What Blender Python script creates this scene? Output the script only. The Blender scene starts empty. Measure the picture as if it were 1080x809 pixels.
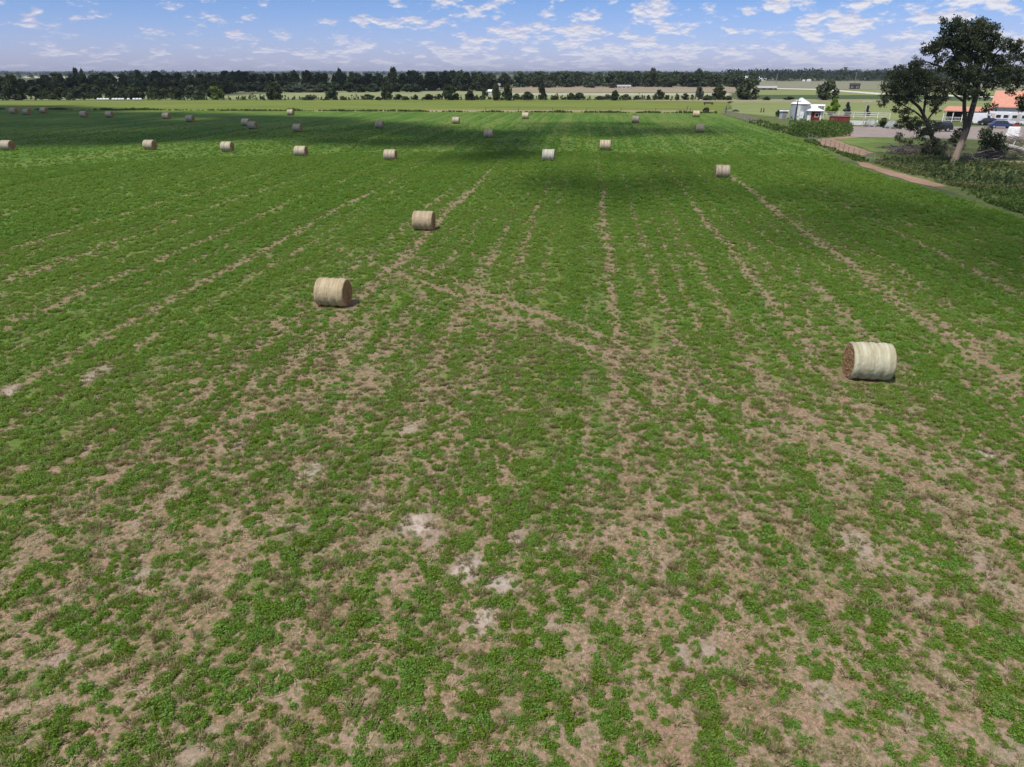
import bpy, math, random
import numpy as np
from mathutils import Vector, Matrix

random.seed(7)
RNG = np.random.default_rng(11)
SC = bpy.context.scene
COL = SC.collection
R = math.radians

# ------------------------------------------------------------------ camera model (used to read the survey points of the place)
PITCH, FPX, CAMH, YAW = R(24.2), 730.0, 10.5, R(5.85)


def ray(px, py):
    r = (px - 540) / FPX
    u = (404.5 - py) / FPX
    y = math.cos(PITCH) + math.sin(PITCH) * u
    z = -math.sin(PITCH) + math.cos(PITCH) * u
    c, s = math.cos(YAW), math.sin(YAW)
    return Vector((r * c - y * s, r * s + y * c, z))


def G(px, py, z=0.0):
    d = ray(px, py)
    t = (z - CAMH) / d.z
    return Vector((d.x * t, d.y * t, z))


FWD = Vector((-math.sin(YAW), math.cos(YAW), 0))


def mpp(P):
    """metres per survey pixel at the forward distance of P"""
    D = P.x * FWD.x + P.y * FWD.y
    return D / 800.0


def above(px, py, P, dd=0.0):
    d = ray(px, py)
    D = P.x * FWD.x + P.y * FWD.y + dd
    t = D / (d.x * FWD.x + d.y * FWD.y)
    return Vector((d.x * t, d.y * t, CAMH + d.z * t))


def facing(P):
    return -math.atan2(P.x, P.y)


# ------------------------------------------------------------------ tagging
def tag(o, label=None, cat=None, group=None, kind=None):
    if label: o['label'] = label
    if cat: o['category'] = cat
    if group: o['group'] = group
    if kind: o['kind'] = kind
    return o


def thing(name, label, cat, loc=(0, 0, 0), rz=0.0, group=None, sc=1.0):
    o = bpy.data.objects.new(name, None)
    COL.objects.link(o)
    o.empty_display_size = 0.5
    o.location = loc
    o.rotation_euler = (0, 0, rz)
    o.scale = (sc, sc, sc)
    return tag(o, label, cat, group)


def copy_tree(o, parent=None):
    c = o.copy()
    COL.objects.link(c)
    c.parent = parent
    for ch in list(o.children):
        copy_tree(ch, c)
    return c


# ------------------------------------------------------------------ mesh helpers
def np_mesh(name, V, F, mat, parent=None, smooth=False, link=True):
    """V (n,3) array, F (m,k) array with constant k"""
    V = np.asarray(V, dtype=np.float32)
    F = np.asarray(F, dtype=np.int32)
    me = bpy.data.meshes.new(name)
    me.vertices.add(len(V))
    me.vertices.foreach_set('co', V.ravel())
    k = F.shape[1]
    me.loops.add(F.size)
    me.loops.foreach_set('vertex_index', F.ravel())
    me.polygons.add(len(F))
    me.polygons.foreach_set('loop_start', np.arange(0, F.size, k, dtype=np.int32))
    me.polygons.foreach_set('loop_total', np.full(len(F), k, dtype=np.int32))
    if smooth:
        me.polygons.foreach_set('use_smooth', np.ones(len(F), dtype=bool))
    me.update(calc_edges=True)
    me.validate()
    if mat: me.materials.append(mat)
    o = bpy.data.objects.new(name, me)
    if link: COL.objects.link(o)
    if parent: o.parent = parent
    return o


class MB:
    def __init__(s):
        s.v, s.f = [], []

    def add(s, vs, fs):
        n = len(s.v)
        s.v += [tuple(v) for v in vs]
        s.f += [tuple(i + n for i in f) for f in fs]
        return s

    def box(s, c, d, rz=0.0, taper=1.0):
        x, y, z = d[0] / 2, d[1] / 2, d[2] / 2
        M = Matrix.Rotation(rz, 3, 'Z')
        vs = []
        for k, tz in ((-1, 1), (1, taper)):
            for a, b in ((-1, -1), (1, -1), (1, 1), (-1, 1)):
                vs.append(Vector(c) + M @ Vector((a * x * tz, b * y * tz, k * z)))
        return s.add(vs, [(3, 2, 1, 0), (4, 5, 6, 7), (0, 1, 5, 4), (1, 2, 6, 5), (2, 3, 7, 6), (3, 0, 4, 7)])

    def tube(s, pts, rad, n=8, cap=True):
        pts = [Vector(p) for p in pts]
        if not isinstance(rad, (list, tuple)): rad = [rad] * len(pts)
        vs, fs = [], []
        for i, p in enumerate(pts):
            t = (pts[min(i + 1, len(pts) - 1)] - pts[max(i - 1, 0)]).normalized()
            a = t.cross(Vector((0.31, 0.95, 0.05)))
            if a.length < 0.1: a = t.cross(Vector((1, 0, 0)))
            a.normalize()
            b = t.cross(a)
            for k in range(n):
                q = 2 * math.pi * k / n
                vs.append(p + (a * math.cos(q) + b * math.sin(q)) * rad[i])
        for i in range(len(pts) - 1):
            for k in range(n):
                k2 = (k + 1) % n
                fs.append((i * n + k, i * n + k2, (i + 1) * n + k2, (i + 1) * n + k))
        if cap:
            fs.append(tuple(range(n))[::-1])
            fs.append(tuple((len(pts) - 1) * n + k for k in range(n)))
        return s.add(vs, fs)

    def lathe(s, prof, n=24, c=(0, 0, 0)):
        """prof: (radius, z) pairs"""
        vs, fs = [], []
        for r, z in prof:
            for k in range(n):
                q = 2 * math.pi * k / n
                vs.append((c[0] + r * math.cos(q), c[1] + r * math.sin(q), c[2] + z))
        for i in range(len(prof) - 1):
            for k in range(n):
                k2 = (k + 1) % n
                fs.append((i * n + k, i * n + k2, (i + 1) * n + k2, (i + 1) * n + k))
        return s.add(vs, fs)

    def build(s, name, mat, parent=None, smooth=False):
        me = bpy.data.meshes.new(name)
        me.from_pydata(s.v, [], s.f)
        if smooth:
            for p in me.polygons: p.use_smooth = True
        me.update()
        if mat: me.materials.append(mat)
        o = bpy.data.objects.new(name, me)
        COL.objects.link(o)
        if parent: o.parent = parent
        return o


def leaf_geo(C, S, rng, aspect=0.6, up=0.0):
    """bent diamond leaf clumps: one quad each, random orientation"""
    n = len(C)
    C = np.asarray(C, dtype=np.float64)
    S = np.asarray(S)[:, None]
    a = rng.normal(size=(n, 3)); a /= np.linalg.norm(a, axis=1, keepdims=True)
    b = rng.normal(size=(n, 3))
    if up: a[:, 2] *= (1 - up); a /= np.linalg.norm(a, axis=1, keepdims=True)
    b -= a * (a * b).sum(1, keepdims=True)
    b /= np.linalg.norm(b, axis=1, keepdims=True)
    nrm = np.cross(a, b)
    V = np.empty((n, 4, 3))
    V[:, 0] = C + a * S
    V[:, 1] = C + b * S * aspect + nrm * S * 0.18
    V[:, 2] = C - a * S
    V[:, 3] = C - b * S * aspect + nrm * S * 0.18
    F = np.arange(4 * n).reshape(n, 4)
    return V.reshape(-1, 3), F


def ball(n, rng, pw=0.45):
    d = rng.normal(size=(n, 3))
    d /= np.linalg.norm(d, axis=1, keepdims=True)
    return d * (rng.random(n)[:, None] ** pw)


# value noise in python (for planting and wear)
_LAT = np.random.default_rng(5).random((256, 256))


def vnoise(x, y, s, seed=0):
    x = np.asarray(x) / s + seed * 17.3
    y = np.asarray(y) / s + seed * 31.7
    xi, yi = np.floor(x).astype(int), np.floor(y).astype(int)
    fx, fy = x - xi, y - yi
    fx = fx * fx * (3 - 2 * fx); fy = fy * fy * (3 - 2 * fy)
    g = lambda i, j: _LAT[i % 256, j % 256]
    return (g(xi, yi) * (1 - fx) + g(xi + 1, yi) * fx) * (1 - fy) + (g(xi, yi + 1) * (1 - fx) + g(xi + 1, yi + 1) * fx) * fy


def fbm(x, y, s, seed=0, o=3):
    t, a, w = 0, 1.0, 0
    for k in range(o):
        t = t + a * vnoise(x, y, s / 2 ** k, seed + 3 * k)
        w += a; a *= 0.55
    return t / w


def sstep(a, b, x):
    t = np.clip((x - a) / (b - a), 0, 1)
    return t * t * (3 - 2 * t)


# ------------------------------------------------------------------ node helpers
def new_mat(name):
    m = bpy.data.materials.new(name)
    m.use_nodes = True
    m.node_tree.nodes.clear()
    return m, m.node_tree


def N(nt, t, ins=None, **kw):
    n = nt.nodes.new(t)
    for k, v in kw.items(): setattr(n, k, v)
    for k, v in (ins or {}).items():
        if hasattr(v, 'is_output') or isinstance(v, bpy.types.NodeSocket):
            nt.links.new(v, n.inputs[k])
        else:
            n.inputs[k].default_value = v
    return n


def rgba(c): return (c[0], c[1], c[2], 1.0)


def mixc(nt, f, a, b, mode='MIX'):
    n = nt.nodes.new('ShaderNodeMix')
    n.data_type = 'RGBA'; n.blend_type = mode
    for sock, v in ((n.inputs[0], f), (n.inputs[6], a), (n.inputs[7], b)):
        if isinstance(v, bpy.types.NodeSocket): nt.links.new(v, sock)
        elif isinstance(v, (tuple, list)): sock.default_value = rgba(v)
        else: sock.default_value = v
    return n.outputs[2]


def mth(nt, op, a, b=0.0, c=None, clamp=False):
    n = nt.nodes.new('ShaderNodeMath'); n.operation = op; n.use_clamp = clamp
    for i, v in enumerate((a, b, c)):
        if v is None: continue
        if isinstance(v, bpy.types.NodeSocket): nt.links.new(v, n.inputs[i])
        else: n.inputs[i].default_value = v
    return n.outputs[0]


def smooth(nt, x, a, b, lo=0.0, hi=1.0):
    n = nt.nodes.new('ShaderNodeMapRange'); n.interpolation_type = 'SMOOTHSTEP'
    nt.links.new(x, n.inputs[0])
    for i, v in enumerate((a, b, lo, hi)): n.inputs[i + 1].default_value = v
    return n.outputs[0]


def noise(nt, vec, s, d=3.0, r=0.55, dist=0.0):
    n = N(nt, 'ShaderNodeTexNoise', {'Scale': s, 'Detail': d, 'Roughness': r, 'Distortion': dist})
    if vec is not None: nt.links.new(vec, n.inputs['Vector'])
    return n.outputs['Fac']


def mapping(nt, vec, sc=(1, 1, 1), rot=(0, 0, 0), loc=(0, 0, 0)):
    n = N(nt, 'ShaderNodeMapping', {'Scale': sc, 'Rotation': rot, 'Location': loc})
    nt.links.new(vec, n.inputs['Vector'])
    return n.outputs[0]


def finish(nt, col, rough=0.8, spec=0.2, bump=None, bstr=0.4, bdist=0.05, metal=0.0):
    p = N(nt, 'ShaderNodeBsdfPrincipled', {'Roughness': rough, 'Specular IOR Level': spec, 'Metallic': metal})
    if isinstance(col, bpy.types.NodeSocket): nt.links.new(col, p.inputs['Base Color'])
    else: p.inputs['Base Color'].default_value = rgba(col)
    if bump is not None:
        b = N(nt, 'ShaderNodeBump', {'Strength': bstr, 'Distance': bdist, 'Height': bump})
        nt.links.new(b.outputs[0], p.inputs['Normal'])
    o = N(nt, 'ShaderNodeOutputMaterial', {'Surface': p.outputs[0]})
    return p


def simple(name, c, rough=0.7, spec=0.25, var=0.18, scale=2.0, metal=0.0, bump=0.0):
    """plain surface with a little weathering"""
    m, nt = new_mat(name)
    pos = N(nt, 'ShaderNodeTexCoord').outputs['Object']
    n = noise(nt, pos, scale, 5)
    f = smooth(nt, n, 0.3, 0.7)
    c2 = tuple(max(0, x * (1 - var * 1.6)) for x in c)
    c1 = tuple(min(1, x * (1 + var * 0.5)) for x in c)
    finish(nt, mixc(nt, f, c2, c1), rough, spec, n if bump else None, bump, 0.02, metal)
    return m


def swath(nt):
    pos = N(nt, 'ShaderNodeNewGeometry').outputs['Position']
    a = noise(nt, mapping(nt, pos, (1, .02, 1)), .5, 3, .65)
    b = noise(nt, mapping(nt, pos, (1, .3, 1), loc=(7, 3, 0)), .07, 3, .6)
    return smooth(nt, mth(nt, 'ADD', mth(nt, 'MULTIPLY', a, .65), mth(nt, 'MULTIPLY', b, .35)), .45, .57)


def leaf_mat(name, dark, light, trans=0.25, nscale=0.6, rnd=0.35, stripes=False):
    m, nt = new_mat(name)
    tc = N(nt, 'ShaderNodeTexCoord')
    oi = N(nt, 'ShaderNodeObjectInfo')
    geo = N(nt, 'ShaderNodeNewGeometry')
    n1 = noise(nt, tc.outputs['Object'], nscale, 3)
    f = mth(nt, 'ADD', mth(nt, 'MULTIPLY', smooth(nt, n1, 0.3, 0.7), 0.55), mth(nt, 'MULTIPLY', geo.outputs['Random Per Island'], 0.45))
    c = mixc(nt, f, dark, light)
    if stripes:
        c = mixc(nt, mth(nt, 'MULTIPLY', swath(nt), .5), c, (0.225, 0.310, 0.060))
    hs = N(nt, 'ShaderNodeHueSaturation', {'Color': c,
           'Hue': mth(nt, 'MULTIPLY_ADD', oi.outputs['Random'], 0.05 * rnd * 2, 0.5 - 0.025 * rnd * 2),
           'Value': mth(nt, 'MULTIPLY_ADD', oi.outputs['Random'], rnd * 1.2, 1 - rnd * 0.6),
           'Saturation': mth(nt, 'MULTIPLY_ADD', oi.outputs['Random'], -0.4 * rnd, 1.0 + 0.2 * rnd)})
    d = N(nt, 'ShaderNodeBsdfPrincipled', {'Base Color': hs.outputs[0], 'Roughness': 0.6, 'Specular IOR Level': 0.2})
    t = N(nt, 'ShaderNodeBsdfTranslucent', {'Color': mixc(nt, 0.6, hs.outputs[0], (light[0] * 1.5, light[1] * 1.5, light[2]))})
    x = N(nt, 'ShaderNodeMixShader', {0: trans, 1: d.outputs[0], 2: t.outputs[0]})
    N(nt, 'ShaderNodeOutputMaterial', {'Surface': x.outputs[0]})
    return m


def ground_mat(name, cols, scale=0.3, streak=None, fine=4.0, bump=0.0):
    """patchy ground: three colours blended by noise in world metres"""
    m, nt = new_mat(name)
    pos = N(nt, 'ShaderNodeNewGeometry').outputs['Position']
    v = mapping(nt, pos, streak or (1, 1, 1))
    a = smooth(nt, noise(nt, v, scale, 5, 0.6), 0.35, 0.65)
    b = smooth(nt, noise(nt, mapping(nt, pos, (1, 1, 1), loc=(31, 7, 3)), fine, 4, 0.65), 0.35, 0.7)
    c = mixc(nt, mth(nt, 'MULTIPLY', b, 0.6), mixc(nt, a, cols[0], cols[1]), cols[2])
    finish(nt, c, 0.95, 0.1, b if bump else None, bump, 0.1)
    return m


# ------------------------------------------------------------------ materials
M = {}
M['leaf_dark'] = leaf_mat('dark_foliage', (0.022, 0.036, 0.018), (0.066, 0.096, 0.040), 0.2, 0.25, 0.5)
M['leaf_mid'] = leaf_mat('mid_foliage', (0.028, 0.044, 0.018), (0.085, 0.115, 0.046), 0.2, 0.3, 0.5)
M['leaf_grey'] = leaf_mat('willow_foliage', (0.06, 0.075, 0.05), (0.14, 0.16, 0.10), 0.2, 0.3, 0.3)
M['leaf_big'] = leaf_mat('elm_foliage', (0.026, 0.036, 0.020), (0.100, 0.122, 0.062), 0.32, 0.5, 0.0)
M['leaf_bright'] = leaf_mat('bright_foliage', (0.08, 0.14, 0.01), (0.22, 0.33, 0.03), 0.3, 0.8, 0.0)
M['leaf_lime'] = leaf_mat('lime_foliage', (0.06, 0.10, 0.02), (0.15, 0.22, 0.05), 0.3, 0.4, 0.1)
M['leaf_spruce'] = leaf_mat('spruce_needles', (0.03, 0.05, 0.045), (0.08, 0.11, 0.10), 0.1, 0.8, 0.2)
M['leaf_wood'] = leaf_mat('far_wood_foliage', (0.014, 0.026, 0.012), (0.034, 0.056, 0.026), 0.1, 0.01, 0.0)
M['weed'] = leaf_mat('weed_foliage', (0.045, 0.085, 0.018), (0.13, 0.20, 0.045), 0.25, 0.25, 0.0)
M['weed_dark'] = leaf_mat('dark_weed_foliage', (0.028, 0.05, 0.018), (0.085, 0.12, 0.04), 0.25, 0.3, 0.0)
M['rough'] = leaf_mat('rough_grass', (0.075, 0.105, 0.035), (0.19, 0.20, 0.08), 0.25, 0.3, 0.0)
M['alfalfa'] = leaf_mat('alfalfa_leaves', (0.100, 0.190, 0.022), (0.225, 0.360, 0.055), 0.32, 6.0, 0.28, True)
M['dry_tuft'] = leaf_mat('dry_grass', (0.115, 0.135, 0.042), (0.30, 0.255, 0.125), 0.25, 8.0, 0.5)
M['straw'] = leaf_mat('cut_straw', (0.22, 0.16, 0.085), (0.48, 0.38, 0.24), 0.1, 8.0, 0.4)
M['bark'] = simple('bark', (0.17, 0.125, 0.09), 0.9, 0.1, 0.35, 5.0, 0, 0.6)
M['bark_dark'] = simple('dark_bark', (0.06, 0.05, 0.042), 0.9, 0.1, 0.3, 4.0)
M['bare_wood'] = simple('bare_wood', (0.50, 0.45, 0.40), 0.85, 0.1, 0.2, 4.0)
M['twig'] = simple('dead_twigs', (0.24, 0.20, 0.17), 0.95, 0.05, 0.3, 3.0)
M['galv'] = simple('galvanised_steel', (0.46, 0.48, 0.50), 0.45, 0.4, 0.12, 3.0, 0.35)
M['white_metal'] = simple('white_metal_roof', (0.80, 0.80, 0.80), 0.5, 0.3, 0.06, 2.0)
M['white_paint'] = simple('white_paint', (0.74, 0.73, 0.71), 0.6, 0.3, 0.1, 3.0)
M['red_paint'] = simple('barn_red_paint', (0.20, 0.022, 0.022), 0.7, 0.2, 0.2, 3.0)
M['rust_red'] = simple('dull_red_steel', (0.24, 0.035, 0.035), 0.6, 0.3, 0.25, 2.0)
M['grey_wood'] = simple('grey_timber', (0.28, 0.25, 0.24), 0.9, 0.1, 0.25, 4.0)
M['dark_wood'] = simple('dark_timber', (0.06, 0.05, 0.045), 0.9, 0.1, 0.25, 4.0)
M['concrete'] = simple('concrete', (0.42, 0.40, 0.37), 0.9, 0.1, 0.15, 2.0)
M['glass'] = simple('window_glass', (0.03, 0.035, 0.04), 0.15, 0.5, 0.1)
M['dark_in'] = simple('dark_opening', (0.02, 0.02, 0.02), 0.9, 0.05, 0.1)
M['rubber'] = simple('tyre_rubber', (0.02, 0.02, 0.02), 0.85, 0.1, 0.1)
M['chrome'] = simple('wheel_rim', (0.5, 0.5, 0.5), 0.35, 0.5, 0.1, 3, 0.6)
M['car_blue'] = simple('dark_blue_car_paint', (0.03, 0.05, 0.14), 0.3, 0.5, 0.05)
M['car_black'] = simple('black_car_paint', (0.02, 0.021, 0.025), 0.3, 0.5, 0.05)
M['car_white'] = simple('white_car_paint', (0.78, 0.78, 0.79), 0.35, 0.5, 0.04)
M['tarp'] = simple('white_tarp', (0.75, 0.74, 0.72), 0.6, 0.25, 0.12, 2.0, 0, 0.3)
M['grey_tarp'] = simple('grey_green_tarp', (0.30, 0.32, 0.29), 0.7, 0.2, 0.2, 1.0, 0, 0.3)
M['wall_cream'] = simple('pale_siding', (0.55, 0.50, 0.46), 0.8, 0.15, 0.1, 1.0)
M['roof_grey'] = simple('grey_roofing', (0.30, 0.28, 0.28), 0.8, 0.15, 0.15, 1.0)
M['wall_white'] = simple('white_stucco', (0.72, 0.70, 0.66), 0.85, 0.15, 0.1, 1.0)
M['lamp_red'] = simple('red_lens', (0.4, 0.02, 0.02), 0.3, 0.5, 0.05)


def elm_bark():
    m, nt = new_mat('elm_bark')
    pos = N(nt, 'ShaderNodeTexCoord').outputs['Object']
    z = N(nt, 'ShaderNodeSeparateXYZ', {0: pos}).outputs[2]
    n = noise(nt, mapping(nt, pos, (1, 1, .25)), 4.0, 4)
    # sunlit foot of the trunk painted paler tan, crown-shaded part painted darker
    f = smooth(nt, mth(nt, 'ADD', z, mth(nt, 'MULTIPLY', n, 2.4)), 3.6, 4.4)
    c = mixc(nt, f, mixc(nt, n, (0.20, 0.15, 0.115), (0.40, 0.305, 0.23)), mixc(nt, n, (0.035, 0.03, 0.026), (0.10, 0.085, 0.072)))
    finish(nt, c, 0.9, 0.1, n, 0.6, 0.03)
    return m


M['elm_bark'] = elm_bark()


def tile_mat():
    m, nt = new_mat('terracotta_tile')
    pos = N(nt, 'ShaderNodeTexCoord').outputs['Object']
    w = N(nt, 'ShaderNodeTexWave', {'Scale': 3.2, 'Distortion': 0.3, 'Detail': 1.0}, bands_direction='X')
    nt.links.new(pos, w.inputs['Vector'])
    n = noise(nt, pos, 2.5, 4)
    c = mixc(nt, smooth(nt, n, .3, .7), (0.58, 0.255, 0.175), (0.66, 0.34, 0.25))
    finish(nt, c, 0.85, 0.15, w.outputs['Fac'], 0.5, 0.08)
    return m


M['tile'] = tile_mat()


def bale_wrap_mat():
    m, nt = new_mat('bale_net_wrap')
    tc = N(nt, 'ShaderNodeTexCoord').outputs['Object']
    oi = N(nt, 'ShaderNodeObjectInfo')
    # bands run round the bale: stretch noise along the circumference
    sx = N(nt, 'ShaderNodeSeparateXYZ', {0: tc})
    ang = mth(nt, 'ARCTAN2', sx.outputs[1], mth(nt, 'SUBTRACT', sx.outputs[2], 0.76))
    vec = N(nt, 'ShaderNodeCombineXYZ', {0: mth(nt, 'MULTIPLY', sx.outputs[0], 6.5), 1: mth(nt, 'MULTIPLY', ang, 0.55), 2: oi.outputs['Random']}).outputs[0]
    n = noise(nt, vec, 1.0, 4, 0.6)
    vec2 = N(nt, 'ShaderNodeCombineXYZ', {0: mth(nt, 'MULTIPLY', sx.outputs[0], 30), 1: mth(nt, 'MULTIPLY', ang, 9.0), 2: oi.outputs['Random']}).outputs[0]
    n2 = noise(nt, vec2, 1.0, 3, 0.7)
    tint = oi.outputs['Color']
    c = mixc(nt, smooth(nt, n, .32, .68), mixc(nt, 1.0, tint, (0.66, 0.60, 0.50), 'MULTIPLY'), tint)
    c = mixc(nt, mth(nt, 'MULTIPLY', smooth(nt, n2, .5, .75), 0.4), c, (0.36, 0.26, 0.13))
    finish(nt, c, 0.55, 0.3, mth(nt, 'ADD', mth(nt, 'MULTIPLY', n, 0.7), mth(nt, 'MULTIPLY', n2, 0.5)), 0.6, 0.03)
    return m


def bale_end_mat():
    m, nt = new_mat('bale_hay_end')
    tc = N(nt, 'ShaderNodeTexCoord').outputs['Object']
    sx = N(nt, 'ShaderNodeSeparateXYZ', {0: tc})
    y, z = sx.outputs[1], mth(nt, 'SUBTRACT', sx.outputs[2], 0.76)
    rad = mth(nt, 'SQRT', mth(nt, 'ADD', mth(nt, 'MULTIPLY', y, y), mth(nt, 'MULTIPLY', z, z)))
    ang = mth(nt, 'ARCTAN2', y, z)
    vec = N(nt, 'ShaderNodeCombineXYZ', {0: mth(nt, 'MULTIPLY', rad, 14.0), 1: mth(nt, 'MULTIPLY', ang, 1.4), 2: 0.0}).outputs[0]
    n = noise(nt, vec, 1.0, 4, 0.65, 0.5)
    n2 = noise(nt, tc, 22.0, 3, 0.7)
    c = mixc(nt, smooth(nt, n, .32, .66), (0.20, 0.105, 0.045), (0.50, 0.31, 0.165))
    c = mixc(nt, mth(nt, 'MULTIPLY', smooth(nt, n2, .5, .7), .5), c, (0.50, 0.34, 0.18))
    finish(nt, c, 0.9, 0.1, mth(nt, 'ADD', n, mth(nt, 'MULTIPLY', n2, 0.5)), 0.9, 0.06)
    return m


M['bale_wrap'] = bale_wrap_mat()
M['bale_end'] = bale_end_mat()


def field_mat():
    m, nt = new_mat('alfalfa_field_soil_and_stubble')
    pos = N(nt, 'ShaderNodeNewGeometry').outputs['Position']
    bare = N(nt, 'ShaderNodeAttribute', attribute_name='bare').outputs['Fac']
    pale = N(nt, 'ShaderNodeAttribute', attribute_name='pale').outputs['Fac']
    cover = N(nt, 'ShaderNodeAttribute', attribute_name='cover').outputs['Fac']
    # soil with dry litter
    n1 = noise(nt, pos, 0.9, 4, 0.6)
    n2 = noise(nt, pos, 7.0, 4, 0.65)
    n3 = noise(nt, pos, 15.0, 4, 0.75)
    n5 = noise(nt, mapping(nt, pos, (1, .35, 1), rot=(0, 0, .6)), 30.0, 2, 0.7)
    soil = mixc(nt, smooth(nt, n1, .35, .65), (0.29, 0.180, 0.132), (0.31, 0.222, 0.172))
    soil = mixc(nt, mth(nt, 'MULTIPLY', smooth(nt, n2, .45, .70), .55), soil, (0.36, 0.235, 0.14))
    soil = mixc(nt, mth(nt, 'MULTIPLY', smooth(nt, n5, .54, .68), .6), soil, (0.52, 0.40, 0.26))
    soil = mixc(nt, mth(nt, 'MULTIPLY', smooth(nt, n3, .48, .34), .8), soil, (0.085, 0.062, 0.042))
    # low dull growth between the plants
    n4 = noise(nt, mapping(nt, pos, (1, 1, 1), loc=(9, 4, 1)), 9.0, 6, 0.75)
    soil = mixc(nt, mth(nt, 'MULTIPLY', smooth(nt, n4, .44, .58), .75), soil, (0.105, 0.125, 0.036))
    # grey to whitish crusted patches
    p = mth(nt, 'MULTIPLY', pale, smooth(nt, n2, .25, .6), clamp=True)
    soil = mixc(nt, p, soil, mixc(nt, smooth(nt, n1, .3, .7), (0.30, 0.25, 0.225), (0.50, 0.415, 0.35)))
    # leafy ground cover
    g1 = noise(nt, mapping(nt, pos, (1, 1, 1), loc=(3, 8, 2)), 1.4, 6, 0.7)
    g2 = noise(nt, mapping(nt, pos, (1, .12, 1), loc=(5, 1, 2)), 0.55, 4, 0.6)
    g3 = noise(nt, mapping(nt, pos, (1, .3, 1), loc=(5, 1, 2)), 0.05, 3, 0.6)
    lv = mth(nt, 'ADD', mth(nt, 'ADD', mth(nt, 'MULTIPLY', g1, .8), mth(nt, 'MULTIPLY', g2, .45)), cover)
    lv = mth(nt, 'SUBTRACT', lv, mth(nt, 'MULTIPLY', bare, 0.62))
    fac = smooth(nt, lv, 0.98, 1.22)
    gr = mixc(nt, smooth(nt, n2, .3, .7), (0.045, 0.108, 0.013), (0.105, 0.200, 0.027))
    gr = mixc(nt, mth(nt, 'MULTIPLY', smooth(nt, g3, .35, .7), .5), gr, (0.110, 0.185, 0.030))
    g4 = noise(nt, mapping(nt, pos, (1, .5, 1), loc=(2, 6, 1)), 1.1, 5, .7)
    gr = mixc(nt, mth(nt, 'MULTIPLY', smooth(nt, g4, .56, .40), .75), gr, (0.030, 0.085, 0.010))
    gr = mixc(nt, mth(nt, 'MULTIPLY', swath(nt), .65), gr, (0.150, 0.200, 0.046))
    gr = mixc(nt, mth(nt, 'MULTIPLY', smooth(nt, g2, .5, .7), .35), gr, (0.15, 0.195, 0.06))
    col = mixc(nt, fac, soil, gr)
    hgt = mth(nt, 'ADD', mth(nt, 'MULTIPLY', fac, 0.7), mth(nt, 'ADD', mth(nt, 'MULTIPLY', n2, .6), mth(nt, 'MULTIPLY', n3, .25)))
    finish(nt, col, 0.95, 0.08, hgt, 0.55, 0.08)
    return m


# ------------------------------------------------------------------ sky, sun, camera
SUN = Vector((-0.337, -0.437, 1.0)).normalized()


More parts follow.
